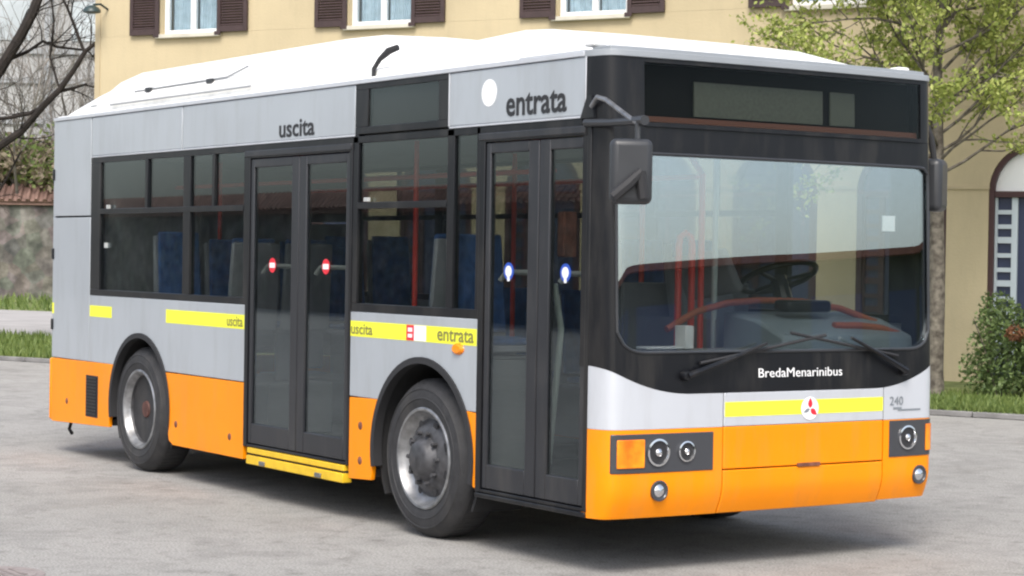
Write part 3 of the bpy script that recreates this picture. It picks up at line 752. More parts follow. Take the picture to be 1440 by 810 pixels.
# yellow films and lettering on the side
def film(x0, x1, z0, z1, m='yellow film', name='reflective_strip', off=.0012):
    mb = MB(); SB(x0, x1, z0, z1, off, .0008, mb); return mb.build(name, m, bus, smooth=0)
film(-7.08, -6.63, 1.165, 1.255); film(-5.60, -4.29, 1.165, 1.265); film(-2.78, -1.302, 1.18, 1.278)
film(-7.898, -7.86, 1.165, 1.255)
film(-2.09, -2.0, 1.182, 1.276, 'red film', 'notice_sticker', .002); film(-2.0, -1.86, 1.182, 1.276, 'white film', 'notice_sticker', .002)
mb = MB(); SB(-2.07, -2.02, 1.235, 1.26, .003, .001, mb); SB(-2.07, -2.02, 1.20, 1.222, .003, .001, mb); mb.build('notice_symbol', 'white film', bus, smooth=0)
def sidetext(s, x0, z0, wd, ht, m, bold=.016, off=.003):
    text_mesh('lettering', s, m, bus, lambda a, b, c: (x0+a, Y-off-c, z0+b), wd, ht, .0006, bold)
sidetext('uscita', -3.80, 2.475, .50, .115, 'black ink'); sidetext('entrata', -1.03, 2.485, .59, .125, 'black ink', .018)
sidetext('uscita', -4.56, 1.18, .25, .07, 'olive ink', .012); sidetext('uscita', -2.77, 1.195, .27, .065, 'olive ink', .012); sidetext('entrata', -1.73, 1.195, .40, .07, 'olive ink', .012)
mb = MB(); mb.lathe((-1.21, Y-.001, 2.63), [(0, -.001), (.078, -.001), (.078, .001), (0, .001)], 32); mb.build('round_emblem', 'white film', bus)
mb = MB(); mb.lathe((-1.50, Y-.001, 1.155), [(0, -.02), (.03, -.018), (.045, -.006), (.047, .0)], 20); o = mb.build('side_marker_light', 'amber lens', bus); o.scale = (1.4, 1, .75)
for x, z in ((-5.4, .42), (-4.5, .40), (-7.55, .45), (-2.64, .62), (-2.64, .40)): MB().lathe((x, Y, z), [(0, -.004), (.022, -.003), (.026, 0)], 14).build('panel_lock', 'rust', bus)
f = MB(); SB(-7.14, -6.89, .355, .69, .002, .004, f); vent = f.build('side_vent', 'seam black', bus)
mb = MB()
for i in range(12): SB(-7.12, -6.91, .375+i*.026, .388+i*.026, .008, .005, mb)
mb.build('louvre', 'black trim', vent, smooth=0)
for z in (2.28, 1.62, 1.03):
    mb = MB(); SB(-7.905, -7.87, z, z+.09, .012, .02, mb); mb.build('hinge', 'black trim', bus, bevel=.004)
# rear end
mb = MB(); mb.box(-7.94, -7.905, -HW+.01, HW-.01, .80, 2.77); rp = mb.build('rear_panel', 'silver paint', bus, bevel=.02)
mb = MB(); mb.box(-7.96, -7.905, -HW, HW, .27, .79); mb.build('rear_bumper', 'orange paint', bus, bevel=.02)
mb = MB(); mb.box(-7.948, -7.941, -.9, .9, 1.6, 2.35); mb.build('rear_window', 'black gloss', bus)
mb = MB(); mb.tube([(-7.7, -1.1, .30), (-7.72, -1.12, .20), (-7.66, -1.12, .17)], .015, 8); mb.build('tow_hook', 'underbody black', bus)
# roof
mb = MB(); mb.box(-7.9, -.97, -1.19, 1.19, 2.775, 2.815); mb.build('roof_skin', 'roof white', bus, bevel=.015)
mb = MB(); mb.box(-.965, -.30, -1.19, 1.19, 2.775, 2.813); mb.build('roof_front', 'roof grey', bus, bevel=.015)
def loft(sections, name, m='roof white'):
    mb = MB(); k = len(sections[0]); vs = [p for s in sections for p in s]; fs = []
    for i in range(len(sections)-1):
        for j in range(k-1): fs.append((i*k+j, (i+1)*k+j, (i+1)*k+j+1, i*k+j+1))
    fs += [tuple(range(k)), tuple(range((len(sections)-1)*k, len(sections)*k))]
    mb.add(vs, fs); return mb.build(name, m, bus, bevel=0, smooth=28)
def sec(x, h, yb=1.12, yt=.86, z0=2.816):
    return [(x, -yb, z0), (x, -yb+.01, z0+h*.28), (x, -(yt+.06), z0+h*.86), (x, -yt, z0+h*.95), (x, -.4, z0+h), (x, .4, z0+h), (x, yt, z0+h*.95), (x, yt+.06, z0+h*.86), (x, yb-.01, z0+h*.28), (x, yb, z0)]
loft([sec(-7.84, .06), sec(-7.62, .20), sec(-7.3, .25), sec(-7.2, .30), sec(-6.9, .34), sec(-3.5, .345), sec(-3.0, .33), sec(-2.75, .24), sec(-2.60, .12), sec(-2.56, .02)], 'roof_pod')
loft([sec(-2.54, .08, 1.13, .94), sec(-2.42, .16, 1.13, .94), sec(-1.25, .205, 1.13, .94), sec(-1.0, .19, 1.13, .93), sec(-.62, .09, 1.12, .93), sec(-.40, .03, 1.12, .9)], 'roof_pod')
# details on the roof pods: rails, latches, rear louvre
mb = MB(); mb.tube([(-6.55, -1.075, 2.955), (-4.9, -1.075, 2.965), (-4.65, -1.03, 3.03)], .007, 6); mb.tube([(-6.9, -1.135, 2.865), (-4.4, -1.135, 2.865)], .008, 6)
rr_ = mb.build('roof_rail', 'pale post', bus)
for a in (-6.3, -5.2): MB().box(a, a+.09, -1.10, -1.05, 2.935, 2.968).build('latch', 'mirror housing', rr_)
mb = MB()
for j in range(7):
    t = j/6; mb.box(-7.36, -7.22, -1.118+.11*t, -1.108+.11*t, 2.876+.08*t, 2.882+.086*t)
mb.build('roof_vent', 'pale post', bus, smooth=0)
mb = MB(); mb.tube([(-2.68, -1.13, 2.82), (-2.68, -1.13, 2.87), (-2.64, -1.11, 2.93), (-2.58, -1.08, 2.98), (-2.52, -1.05, 3.0)], [.014, .014, .016, .024, .02], 10)
mb.build('vent_hose', 'seam black', bus)
# --- front
def zw(y): a = abs(y)/HW; return .975+.150*max(0, (a-.55)/.45)**2.0
def fp(name, y0, y1, lo, hi, m, off=0, th=.03, ny=40, nz=10, parent=None, bevel=.0):
    return patch(y0, y1, lo, hi, off, th, ny, nz).build(name, m, parent or bus, bevel=bevel, smooth=40)
fp('bumper', -HW, -.451, .315, .79, 'orange paint', bevel=.004)
fp('bumper', .754, HW, .325, .79, 'orange paint', bevel=.004)
fp('bumper', -.443, .746, .315, .553, 'orange paint', off=.004, bevel=.005)
fp('front_flap', -.443, .746, .560, .79, 'orange paint', off=.002, bevel=.005)
fp('front_backing', -HW+.02, HW-.02, .33, 1.0, 'seam black', off=-.032, th=.02)
fp('front_panel', -HW, -.451, .792, zw, 'lightened silver paint', bevel=.004)
fp('front_panel', -.443, .746, .792, zw, 'lightened silver paint', off=.002, bevel=.004)
fp('front_panel', .754, HW, .792, zw, 'lightened silver paint', bevel=.004)
fp('reflective_strip', -.439, .742, .845, .925, 'yellow film', off=.0035, th=.0008)
fp('flap_handle', .085, .25, .553, .572, 'rust', off=.012, th=.012, ny=6, nz=2)
# black frame around windscreen with rounded opening
gy0, gy1 = -1.150, 1.145; gm = (gy0+gy1)/2; gh = (gy1-gy0)/2
def rb(y, R_=.20, n=3.0):
    d = gh-abs(y-gm)
    if d >= R_: return 0
    return R_*(1-(max(0, 1-((R_-d)/R_)**n))**(1/n))
glo = lambda y: 1.195+rb(y, .22); ghi = lambda y: 2.262-rb(y, .10)
fp('windscreen_surround', gy0, gy1, lambda y: zw(y)+.002, glo, 'black trim', ny=60)
fp('windscreen_surround', gy0, gy1, ghi, 2.40, 'black trim', ny=60)
fp('windscreen_surround', -HW, gy0, lambda y: zw(y)+.002, 2.40, 'black trim', ny=10)
fp('windscreen_surround', gy1, HW, lambda y: zw(y)+.002, 2.40, 'black trim', ny=10)
fp('windscreen', gy0+.002, gy1-.002, lambda y: glo(y)-.0, lambda y: ghi(y), 'windscreen glass', off=-.012, th=.005, ny=60, nz=12)
# rubber gasket
pts = []
N = 60
for i in range(N+1): y = gy0+.01+(gy1-gy0-.02)*i/N; z = glo(y)+.004; pts.append((xf(y, z)+.002, y, z))
for i in range(8): z = glo(gy1-.01)+(ghi(gy1-.01)-glo(gy1-.01))*(i+1)/9; pts.append((xf(gy1-.008, z)+.002, gy1-.008, z))
for i in range(N+1): y = gy1-.01-(gy1-gy0-.02)*i/N; z = ghi(y)-.004; pts.append((xf(y, z)+.002, y, z))
for i in range(8): z = ghi(gy0+.01)-(ghi(gy0+.01)-glo(gy0+.01))*(i+1)/9; pts.append((xf(gy0+.008, z)+.002, gy0+.008, z))
pts.append(pts[0]); MB().tube(pts, .009, 6).build('windscreen_gasket', 'mirror housing', bus)
# header ledge and destination display
fp('display_surround', -HW, -.965, 2.402, 2.765, 'black trim', ny=12)
fp('display_surround', 1.075, HW, 2.402, 2.765, 'black trim', ny=12)
fp('display_surround', -.965, 1.075, 2.402, 2.425, 'black trim', off=.012, th=.05, ny=30)
fp('display_surround', -.965, 1.075, 2.745, 2.765, 'black trim', ny=30)
dg = fp('destination_display', -.965, 1.075, 2.425, 2.745, 'display glass', off=-.006, th=.005, ny=30)
fp('display_back', -.965, 1.075, 2.42, 2.748, 'display dark', off=-.10, th=.02, ny=20, parent=dg)
fp('matrix', -.58, .35, 2.475, 2.665, 'display matrix', off=-.075, th=.01, ny=12, parent=dg)
fp('matrix', .41, .60, 2.475, 2.665, 'display matrix', off=-.075, th=.01, ny=6, parent=dg)
fp('rust_strip', -.96, 1.07, 2.43, 2.46, 'display rust strip', off=-.03, th=.04, ny=20, parent=dg)
fp('roof_lip', -HW-.002, HW+.002, 2.768, 2.803, 'roof grey', off=.012, th=.10, ny=30, bevel=.006)
fp('roof_lip', -1.15, 1.15, 2.804, 2.826, 'roof grey', off=-.03, th=.16, ny=30, bevel=.006)
# corner marker lamps on the roof edge
for yy in (-1.12, 1.12):
    mb = MB(); mb.box(-.36, -.27, yy-.045, yy+.045, 2.83, 2.862); mb.build('marker_light', 'roof white', bus, bevel=.012)
# side strips that close the front corners
for side in (-1, 1):
    mb = MB(); z0 = .33
    pts = [(-.30, z0), (xf(HW, z0)+.0, z0)]
    for (za, zb, m, nm) in ((.335, .79, 'black trim', 'corner_strip'), (.79, 1.12, 'black trim', 'corner_strip'), (1.12, 2.765, 'black trim', 'corner_pillar')):
        pts = [(-.30 if side > 0 or za > 2 else -.215, za), (xf(HW, za)-.001, za)] + [(xf(HW, za+(zb-za)*i/6)-.001, za+(zb-za)*i/6) for i in range(1, 7)]
        x_in = -.30 if side > 0 else -.285
        pts = [(x_in, za)] + pts[1:] + [(x_in, zb)]
        if side < 0 and zb < 2: continue
        mb = MB(); mb.prism(pts, side*(HW-.001), side*(HW-.05))
        mb.build(nm, m if side < 0 or zb > 2 else ('orange paint' if zb < .8 else 'silver paint'), bus)
# headlights
def headlamp(y0, y1, z0, z1, ind, lamps):
    h = patch(y0, y1, z0, z1, .006, .012, 12, 6); hl = h.build('headlight', 'lamp housing', bus, bevel=.005)
    a, b = ind
    q = patch(a, b, z0+.028, z1-.028, .014, .010, 6, 4); q.build('indicator_lens', 'amber lens', hl, bevel=.005)
    for (yy, zz, r) in lamps:
        x = xf(yy, zz)+.007
        m1 = MB(); m1.lathe((x, yy, zz), [(r, .0), (r, .010), (r*.86, .012), (r*.80, .002), (r*.45, .0015), (r*.42, .0015)], 32, 'x'); m1.build('reflector_ring', 'chrome', hl)
        m1 = MB(); m1.lathe((x, yy, zz), [(r*.30, .0), (r*.28, .010), (r*.15, .018), (0, .02)], 24, 'x'); m1.build('bulb_cover', 'chrome', hl)
        m1 = MB(); m1.lathe((x, yy, zz), [(r*.8, .0025), (r*.28, .0022)], 24, 'x'); m1.build('reflector_bowl', 'seam black', hl)
headlamp(-1.168, -.515, .560, .768, (-1.142, -.972), [(-.885, .668, .074), (-.700, .668, .056)])
headlamp(.80, 1.20, .575, .785, (1.105, 1.196), [(.945, .685, .070)])
for yy in (-.868, 1.06):
    x = xf(yy, .462)
    fl = MB().lathe((x, yy, .462), [(.056, -.01), (.056, .006), (.048, .008), (.043, .003), (0, .003)], 28, 'x').build('fog_light', 'lamp housing', bus)
    MB().lathe((x, yy, .462), [(.034, .003), (.024, .010), (0, .014)], 24, 'x').build('lens', 'chrome', fl)
# lettering and emblems on the front
def fronttext(s, y0, z0, wd, ht, m, bold=.0, off=.004):
    text_mesh('lettering', s, m, bus, lambda a, b, c: (xf(y0+a, z0+b)+off+c, y0+a, z0+b), wd, ht, .0008, bold)
fronttext('BredaMenarinibus', -.205, 1.055, .62, .050, 'white film', .0)
fronttext('240', .80, .875, .11, .05, 'grey ink'); 
mb = patch(.87, 1.06, .840, .850, .0025, .001, 8, 1); patch(.83, .90, .850, .862, .0025, .001, 4, 1, mb); mb.build('model_badge_line', 'grey ink', bus)
ey, ez = .172, .875; ex = xf(ey, ez)+.0045
em = MB().lathe((ex, ey, ez), [(0, .002), (.063, .002), (.065, 0)], 32, 'x').build('front_emblem', 'white film', bus)
def leaf(cy, cz, a, L, wd, m):
    mb = MB(); n = 10; pts = []
    for i in range(n+1): t = i/n; pts.append((L*t, wd*math.sin(math.pi*t**.75)))
    for i in range(n-1, 0, -1): t = i/n; pts.append((L*t, -wd*math.sin(math.pi*t**.75)))
    ca, sa = math.cos(a), math.sin(a)
    vs = [(ex+.0035, cy+p[0]*ca-p[1]*sa, cz+p[0]*sa+p[1]*ca) for p in pts]; vs2 = [(ex+.002, v[1], v[2]) for v in vs]; k = len(vs)
    mb.add(vs+vs2, [tuple(range(k)), tuple(range(2*k-1, k-1, -1))]+[(i, i+k, (i+1) % k+k, (i+1) % k) for i in range(k)])
    mb.build('emblem_leaf', m, em, smooth=0)
leaf(ey, ez+.004, R(90), .056, .016, 'red film'); leaf(ey+.004, ez-.004, R(-35), .056, .016, 'red film'); leaf(ey-.004, ez-.002, R(205), .05, .010, 'grey ink')
# wipers
def wiper(pv, el, b0, b1):
    def F(y, z, o=.03): return (xf(y, z)+o, y, z)
    hub = MB().lathe((xf(*pv)+.0, pv[0], pv[1]), [(.028, 0), (.028, .03), (.02, .045), (0, .047)], 16, 'x').build('wiper', 'black trim', bus)
    a = MB(); a.tube([F(pv[0], pv[1], .04), F((pv[0]+el[0])/2, (pv[1]+el[1])/2, .05), F(el[0], el[1], .035)], [.018, .013, .009], 8); a.build('wiper_arm', 'black trim', hub)
    a = MB(); k = 10; a.tube([F(b0[0]+(b1[0]-b0[0])*i/k, b0[1]+(b1[1]-b0[1])*i/k, .016) for i in range(k+1)], .010, 6); a.build('wiper_blade', 'seam black', hub)
wiper((-.72, 1.075), (-.17, 1.245), (-.62, 1.14), (.28, 1.285))
wiper((.90, 1.075), (.46, 1.27), (.85, 1.16), (.02, 1.30))
# mirrors
def rbox(name, c, hx, hy, hz, rot, m, parent, bev, tx=1.):
    T = Matrix.Translation(c) @ rot.to_4x4(); mb = MB(T)
    mb.add([(-hx*tx,-hy,-hz),(hx*tx,-hy,-hz),(hx*tx,hy,-hz),(-hx*tx,hy,-hz),(-hx,-hy,hz),(hx,-hy,hz),(hx,hy,hz),(-hx,hy,hz)],[(0,3,2,1),(4,5,6,7),(0,1,5,4),(1,2,6,5),(2,3,7,6),(3,0,4,7)])
    o = mb.build(name, m, parent); bv = o.modifiers.new('b', 'BEVEL'); bv.width = bev; bv.segments = 4; return o
rot = Matrix.Rotation(R(-25), 3, 'Z') @ Matrix.Rotation(R(0), 3, 'Y')
mc = Vector((.35, -1.37, 2.135))
mir = rbox('mirror', mc, .05, .108, .165, rot, 'mirror housing', bus, .035, .9)
T = Matrix.Translation(mc) @ rot.to_4x4(); g = MB(T); g.box(-.057, -.051, -.09, .09, -.14, .14); g.build('mirror_glass', 'chrome', mir, bevel=.002)
g = MB(T); g.prism([(0, 0)], 0, 0) if 0 else None
g.tube([(.06, -.10, -.13), (.075, -.02, -.06), (.075, .04, .0)], [.03, .03, .022], 8); g.tube([(.07, .035, .0), (.065, .055, -.135)], .028, 8); g.build('mount_shoe', 'seam black', mir)
g = MB()
pt = Vector((.33, -1.315, 2.385))
g.tube([(-.20, -1.222, 2.50), (-.13, -1.235, 2.545), (-.04, -1.245, 2.525), (.27, -1.30, 2.40), pt], .0135, 8)
g.build('mirror_arm', 'rim metal', mir)
g = MB(); g.tube([(-.25, -1.222, 2.415), (.0, -1.235, 2.405), pt+Vector((.06, 0, .01))], [.022, .02, .026], 8); g.tube([pt, (.345, -1.325, 2.20), (.37, -1.34, 2.10)], .014, 8)
g.lathe((.36, -1.33, 2.155), [(.0, -.035), (.03, -.03), (.036, 0), (.03, .03), (0, .035)], 14, 'z')
g.build('mirror_bracket', 'mirror housing', mir)
mc = Vector((-.21, 1.33, 2.165)); rot = Matrix.Rotation(R(28), 3, 'Z')
mir = rbox('mirror', mc, .06, .088, .158, rot, 'mirror housing', bus, .04)
T = Matrix.Translation(mc) @ rot.to_4x4(); g = MB(T); g.box(-.067, -.061, -.07, .07, -.13, .13); g.build('mirror_glass', 'chrome', mir, bevel=.002)
g = MB(); g.tube([(-.26, 1.215, 2.60), (-.24, 1.25, 2.56), (-.21, 1.29, 2.45), (-.20, 1.31, 2.31)], [.022, .022, .02, .018], 8); g.build('mirror_arm', 'seam black', mir)
# black bracket plate over the front door for the mirror
mb = MB(); mb.prism([(-.30, 2.44), (-.18, 2.44), (-.20, 2.56), (-.24, 2.56)], Y-.012, Y+.01); mb.build('bracket_plate', 'black trim', bus)
# underbody
mb = MB(); mb.box(-7.85, -.35, -.81, .81, .31, .36)
for (a, b) in ((-7.85, -6.66), (-5.5, -2.5), (-1.3, -.35)):
    for s in (-1, 1): mb.box(a, b, s*.812, s*1.17, .31, .36)
mb.box(-7.3, -5.2, -.5, .5, .20, .308); mb.build('chassis', 'underbody black', bus)
mb = MB(); mb.tube([(-6.13, -.9, .48), (-6.13, .9, .48)], .07, 12); mb.tube([(-1.92, -.9, .48), (-1.92, .9, .48)], .05, 12); mb.build('axle', 'underbody black', bus)
# wheels
def wheel(x, side, rear):
    y0 = side*1.185; s = side
    root = MB().lathe((x, y0, .478), [(.305, -.004), (.318, .0), (.33, .004), (.355, .008), (.358, .012), (.364, .012), (.367, .009), (.40, .007), (.412, .004), (.415, .008), (.421, .007), (.424, .001), (.436, -.006), (.45, -.022), (.468, -.04), (.478, -.06), (.478, -.22), (.46, -.26), (.40, -.285), (.30, -.28)], 64, 'y', s)
    # tread grooves
    w_ = root.build('wheel', 'rubber', bus)
    gear = []
    for k in range(64):
        for dt, rr in ((-.034, .4695), (-.030, .4795), (.030, .4795), (.034, .4695)):
            t = 2*math.pi*k/64+dt; gear.append((x+rr*math.cos(t), .478+rr*math.sin(t)))
    m1 = MB(); m1.prism(gear, y0-s*.062, y0-s*.215)
    m1.build('tread', 'rubber', w_, smooth=0)
    m1 = MB().lathe((x, y0, .478), [(.308, -.02), (.308, .002), (.300, .008), (.288, .006), (.280, -.012), (.268, -.03)] + ([(.25, -.05), (.235, -.058)] if not rear else [(.262, -.045)]), 56, 'y', s)
    m1.build('rim', 'rim metal', w_)
    if rear: MB().lathe((x, y0, .478), [(.262, -.046), (.25, -.09), (.238, -.13)], 56, 'y', s).build('rim_barrel', 'rim dark', w_)
    if not rear:
        m1 = MB().lathe((x, y0, .478), [(.240, -.06), (.20, -.03), (.165, -.012), (.14, -.01), (.12, .01), (.105, .035), (.085, .05), (0, .055)], 48, 'y', s)
    else:
        m1 = MB().lathe((x, y0, .478), [(.236, -.13), (.215, -.15), (.15, -.15), (.14, -.12), (.13, -.10)], 48, 'y', s)
    disc = m1.build('wheel_disc', 'rim dark', w_)
    m1 = MB()
    for k in range(10):
        t = 2*math.pi*k/10; r_ = .155 if not rear else .17; d = -.008 if not rear else -.148
        m1.lathe((x+r_*math.cos(t), y0, .478+r_*math.sin(t)), [(.015, d), (.014, d+.028), (0, d+.03)], 6, 'y', s)
    m1.build('wheel_nuts', 'rim dark', disc)
    m1 = MB()
    for k in range(8):
        t = 2*math.pi*(k+.5)/8; r_ = .212
        m1.lathe((x+r_*math.cos(t), y0, .478+r_*math.sin(t)), [(.026, (-.032 if not rear else -.146)), (0, (-.030 if not rear else -.145))], 14, 'y', s)
    m1.build('vent_holes', 'seam black', disc)
    if rear:
        m1 = MB().lathe((x, y0, .478), [(.13, -.14), (.125, -.09), (.11, -.075), (.07, -.07), (.06, -.05), (0, -.045)], 32, 'y', s); m1.build('hub', 'hub brown', w_)
    # valve and rim rivets
    m1 = MB(); m1.lathe((x+.262, y0, .478+.05), [(.01, -.04), (.008, .0), (0, .001)], 8, 'y', s); m1.build('valve', 'seam black', w_)
for s in (-1, 1): wheel(-6.134, s, True); wheel(-1.918, s, False)
for s in (-1, 1):   # inner twin tyre of the rear axle
    MB().lathe((-6.134, s*.86, .478), [(.30, 0), (.44, 0), (.476, -.03), (.476, -.2), (.44, -.23), (.3, -.23)], 48, 'y', s).build('twin_tyre', 'rubber', bus) if 0 else None
# --- interior
mb = MB(); mb.box(-5.45, -.32, -1.12, 1.12, .362, .375) if 0 else None
mb.box(-7.1, -.32, -.815, .815, .362, .378); mb.box(-5.48, -2.52, -1.15, -.817, .362, .378); mb.box(-1.28, -.32, -1.15, -.817, .362, .378); mb.box(-5.48, -2.52, .817, 1.15, .362, .378); mb.box(-1.28, -.32, .817, 1.15, .362, .378)
mb.build('floor', 'interior floor', bus, smooth=0)
mb = MB(); mb.box(-7.85, -.42, -1.165, 1.165, 2.43, 2.45); mb.build('ceiling', 'interior light', bus, smooth=0)
mb = MB()
for s in (-1, 1):
    mb.prism([(-7.85, 2.20), (-.5, 2.20), (-.5, 2.21), (-7.85, 2.21)], s*1.0, s*1.0+.001*s) if 0 else None
    mb.tube([(-6.9, s*.55, 2.22), (-1.5, s*.55, 2.22)], .017, 8)
mb.build('ceiling_rail', 'pole red', bus)
mb = MB(); mb.box(-7.85, -6.95, -1.16, -.3, .9, 2.428); mb.box(-7.85, -7.0, -.29, 1.16, .9, 1.75); mb.build('engine_housing', 'interior mid', bus, bevel=.01)
mb = MB()
for x0, x1 in ((-6.70, -5.47), (-2.50, -1.31)):
    for s in (-1, 1):
        mb.box(x0, x1, s*.79, s*.805, .38, 1.11); mb.box(x0, x1, s*.806, s*1.17, 1.10, 1.12)
        mb.box(x0, x0+.01, s*.806, s*1.17, .38, 1.098); mb.box(x1-.01, x1, s*.806, s*1.17, .38, 1.098)
mb.build('wheel_box', 'interior mid', bus, bevel=.02)
mb = MB()
mb.box(-7.0, -.45, 1.165, 1.178, 1.13, 1.335)
for (a, b) in ((-7.0, -6.7), (-5.45, -2.52), (-1.29, -.45)): mb.box(a, b, 1.165, 1.178, .38, 1.128)

mb.box(-7.0, -4.30, -1.178, -1.165, 1.13, 1.335); mb.box(-5.45, -4.30, -1.178, -1.165, .38, 1.128); mb.box(-7.0, -6.70, -1.178, -1.165, .38, 1.128); mb.box(-2.77, -1.31, -1.178, -1.165, 1.13, 1.335)
mb.build('inner_lining', 'interior light', bus, smooth=0)
def seat(x, y, z, face):
    q = MB(); q.box(x-.21, x+.21, y-.20, y+.20, z+.36, z+.40); zb_ = 1.121 if abs(y) > .8 and (-6.7 < x < -5.47 or -2.5 < x < -1.31) else z
    if zb_ < z+.35: q.box(x-.03, x+.03, y-.1, y+.1, zb_, z+.36)
    xb = x-face*.21; q.add([(xb-face*.02, y-.20, z+.38), (xb-face*.06, y-.20, z+.38), (xb-face*.12, y-.19, z+1.02), (xb-face*.08, y-.19, z+1.02), (xb-face*.02, y+.20, z+.38), (xb-face*.06, y+.20, z+.38), (xb-face*.12, y+.19, z+1.02), (xb-face*.08, y+.19, z+1.02)],
        [(0,1,2,3), (4,7,6,5), (0,4,5,1), (1,5,6,2), (2,6,7,3), (3,7,4,0)])
    st = q.build('passenger_seat', 'seat shell', bus, bevel=.015)
    MB().box(x-.18, x+.19, y-.18, y+.18, z+.402, z+.44).build('cushion', 'seat blue', st, bevel=.015)
    q = MB(); a = xb-face*.015; b2 = xb-face*.075
    q.add([(a+face*.03, y-.18, z+.46), (a, y-.18, z+.46), (b2, y-.17, z+1.05), (b2+face*.03, y-.17, z+1.05), (a+face*.03, y+.18, z+.46), (a, y+.18, z+.46), (b2, y+.17, z+1.05), (b2+face*.03, y+.17, z+1.05)],
        [(0,1,2,3), (4,7,6,5), (0,4,5,1), (1,5,6,2), (2,6,7,3), (3,7,4,0)]); q.build('backrest', 'seat blue', st, bevel=.02)
for (x, y, z, fc) in [(-5.75, -.93, .80, 1), (-5.75, -.5, .75, 1), (-5.0, -.93, .75, -1), (-5.0, -.5, .75, -1), (-6.5, .5, .75, 1), (-6.5, .93, .8, 1), (-5.7, .5, .7, 1), (-5.7, .93, .8, 1),
                      (-4.6, .93, .42, 1), (-3.8, .93, .42, 1), (-3.0, .93, .42, 1), (-2.3, .93, .78, 1), (-1.75, .93, .78, 1), (-2.2, -.95, .78, -1), (-1.5, -.92, .78, 1)]:
    seat(x, y, z, fc)
mb = MB(); mb.box(-6.95, -4.75, -.785, -.25, .38, .748); mb.box(-5.455, -4.75, -1.16, -.787, .38, .746); mb.box(-6.95, -5.45, .25, .785, .38, .698); mb.build('seat_podium', 'interior mid', bus, bevel=.01)
def pole(x, y, z0, z1, m='pole red', r=.017): MB().tube([(x, y, z0), (x, y, z1)], r, 10).build('pole', m, bus)
for (x, y, m) in [(-4.35, -.75, 'pole red'), (-2.72, -.78, 'pole red'), (-1.62, -.6, 'pole red'), (-3.5, .5, 'pole red'), (-5.3, -.28, 'pole red'), (-2.0, .5, 'pole red'), (-.80, .128, 'pole pale'), (-1.22, -.45, 'pole red'), (-6.6, -.3, 'pole red')]:
    pole(x, y, .38, 2.43, m)
mb = MB(); mb.tube([(-.85, -.105, .40), (-.85, -.105, 1.78), (-.85, -.095, 1.83), (-.85, -.055, 1.855), (-.85, -.015, 1.83), (-.85, -.005, 1.78), (-.85, -.005, .40)], .020, 10); mb.build('handrail_or_reflection', 'pole red', bus)
mb = MB(); mb.tube([(-.85, .065, .40), (-.85, .065, 2.2), (-.95, .065, 2.3)], .019, 10); mb.build('handrail_or_reflection', 'pole red', bus)
mb = MB(); mb.tube([(-.55, -.42, 1.30), (-.56, -.2, 1.40), (-.58, .05, 1.45), (-.60, .30, 1.465), (-.58, .60, 1.46), (-.50, .85, 1.42), (-.40, 1.05, 1.34)], .020, 10); mb.build('handrail_or_reflection', 'reflection orange', bus)  # stands in for the orange reflection arc in the windscreen, shaped as a tube
mb = MB(); mb.tube([(-.30, .62, 1.325), (-.28, .80, 1.325), (-.26, .95, 1.31), (-.24, 1.08, 1.275)], .022, 8); mb.build('dash_reflection', 'reflection orange', bus)  # lower orange patch of that windscreen reflection, also shaped as a tube
mb = MB(); mb.tube([(-.33, -.98, .5), (-.33, -.93, 1.25), (-.36, -1.0, 1.6), (-.38, -1.02, 2.1)], .014, 8); mb.build('pole', 'pole pale', bus)
mb = MB(); mb.tube([(-.75, -1.08, .55), (-.72, -1.03, 1.3), (-.72, -1.08, 1.55)], .018, 8); mb.build('pole', 'pole pale', bus)
# driver's cab
mb = MB()
mb.prism([(-.16, 1.18), (-.17, 1.27), (-.42, 1.36), (-.70, 1.40), (-.72, .9), (-.60, .4), (-.2, .4)], .12, 1.13); mb.build('dashboard', 'interior dash', bus, bevel=.02)
mb = MB(); mb.prism([(-.17, 1.10), (-.17, 1.19), (-.42, 1.20), (-.44, .42), (-.2, .42)], -1.02, .11); mb.build('dashboard', 'interior mid', bus, bevel=.02)
mb = MB(); mb.box(-.52, -.38, .34, .68, 1.40, 1.47); mb.build('instrument_binnacle', 'black trim', bus, bevel=.02)
mb = MB(); mb.box(-.40, -.30, -.48, -.42, 1.20, 1.33); mb.box(-.40, -.3, -.75, -.49, 1.20, 1.215); mb.build('ticket_box', 'white film', bus, bevel=.006)
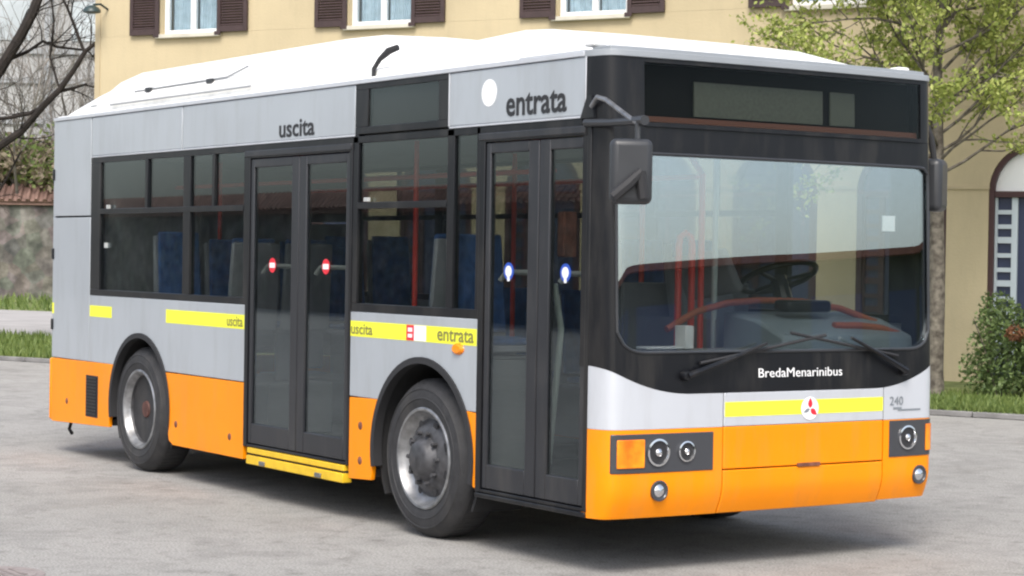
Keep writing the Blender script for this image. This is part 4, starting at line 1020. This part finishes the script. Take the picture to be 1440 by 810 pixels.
# steering wheel
c = Vector((-.80, .62, 1.60)); ax = Vector((.40, 0, -.92)).normalized(); u = Vector((0, 1, 0)); v = ax.cross(u)
ring = [c+u*math.cos(t)*.235+v*math.sin(t)*.235 for t in [2*math.pi*i/36 for i in range(37)]]
stw = MB().tube(ring, .019, 8).build('steering_wheel', 'black trim', bus)
mb = MB()
for t in (R(20), R(160), R(270)): mb.tube([c-ax*-.03, c+u*math.cos(t)*.23+v*math.sin(t)*.23], .013, 6)
mb.build('spoke', 'black trim', stw)
mb = MB(); mb.tube([c, c+ax*.35], [.05, .06], 10); mb.build('steering_column', 'black trim', stw)
# driver seat
mb = MB(); mb.box(-1.50, -1.02, .38, .86, .85, .96); ds = mb.build('driver_seat', 'interior mid', bus, bevel=.04)
T = Matrix.Translation((-1.5, .62, 1.3)) @ Matrix.Rotation(R(-12), 4, 'Y')
MB(T).box(-.07, .06, -.24, .24, -.38, .42).build('backrest', 'interior mid', ds, bevel=.05)
mb = MB(); mb.box(-1.42, -1.1, .45, .8, .38, .85); mb.build('pedestal', 'underbody black', ds)
# cab partition with door
mb = MB(); mb.box(-1.72, -1.69, .12, 1.15, .38, 1.55); mb.box(-1.68, -.78, .12, .15, .38, 1.35); mb.build('cab_partition', 'interior mid', bus, bevel=.01)
T = Matrix.Translation((-1.0, .25, 1.62)) @ Matrix.Rotation(R(30), 4, 'X') @ Matrix.Rotation(R(20), 4, 'Z')
MB(T).box(-.22, .18, -.03, .03, -.16, .14).build('ticket_machine', 'interior mid', bus, bevel=.03)
mb = MB(); mb.box(-.46, -.30, -1.08, 1.08, 2.27, 2.428); mb.build('header_locker', 'interior mid', bus, bevel=.01)
mb = MB(); x = xf(.82, 1.93)-.03; mb.box(x-.004, x, .78, .88, 1.88, 1.97); mb.build('permit_sticker', 'white film', bus)
mb = MB(); mb.lathe((-.22, .05, 2.08), [(0, -.05), (.06, -.03), (.07, 0), (.06, .03), (0, .05)], 14, 'z'); mb.tube([(-.25, .05, 2.13), (-.3, .05, 2.28)], .01, 6); mb.build('interior_mirror', 'black trim', bus) if 0 else None
mb = MB(); mb.box(-.62, -.55, -1.14, -1.05, 1.70, 1.95); mb.box(-1.05, -.95, -1.0, -.97, 1.6, 1.95); mb.build('validator', 'rust', bus, bevel=.01)
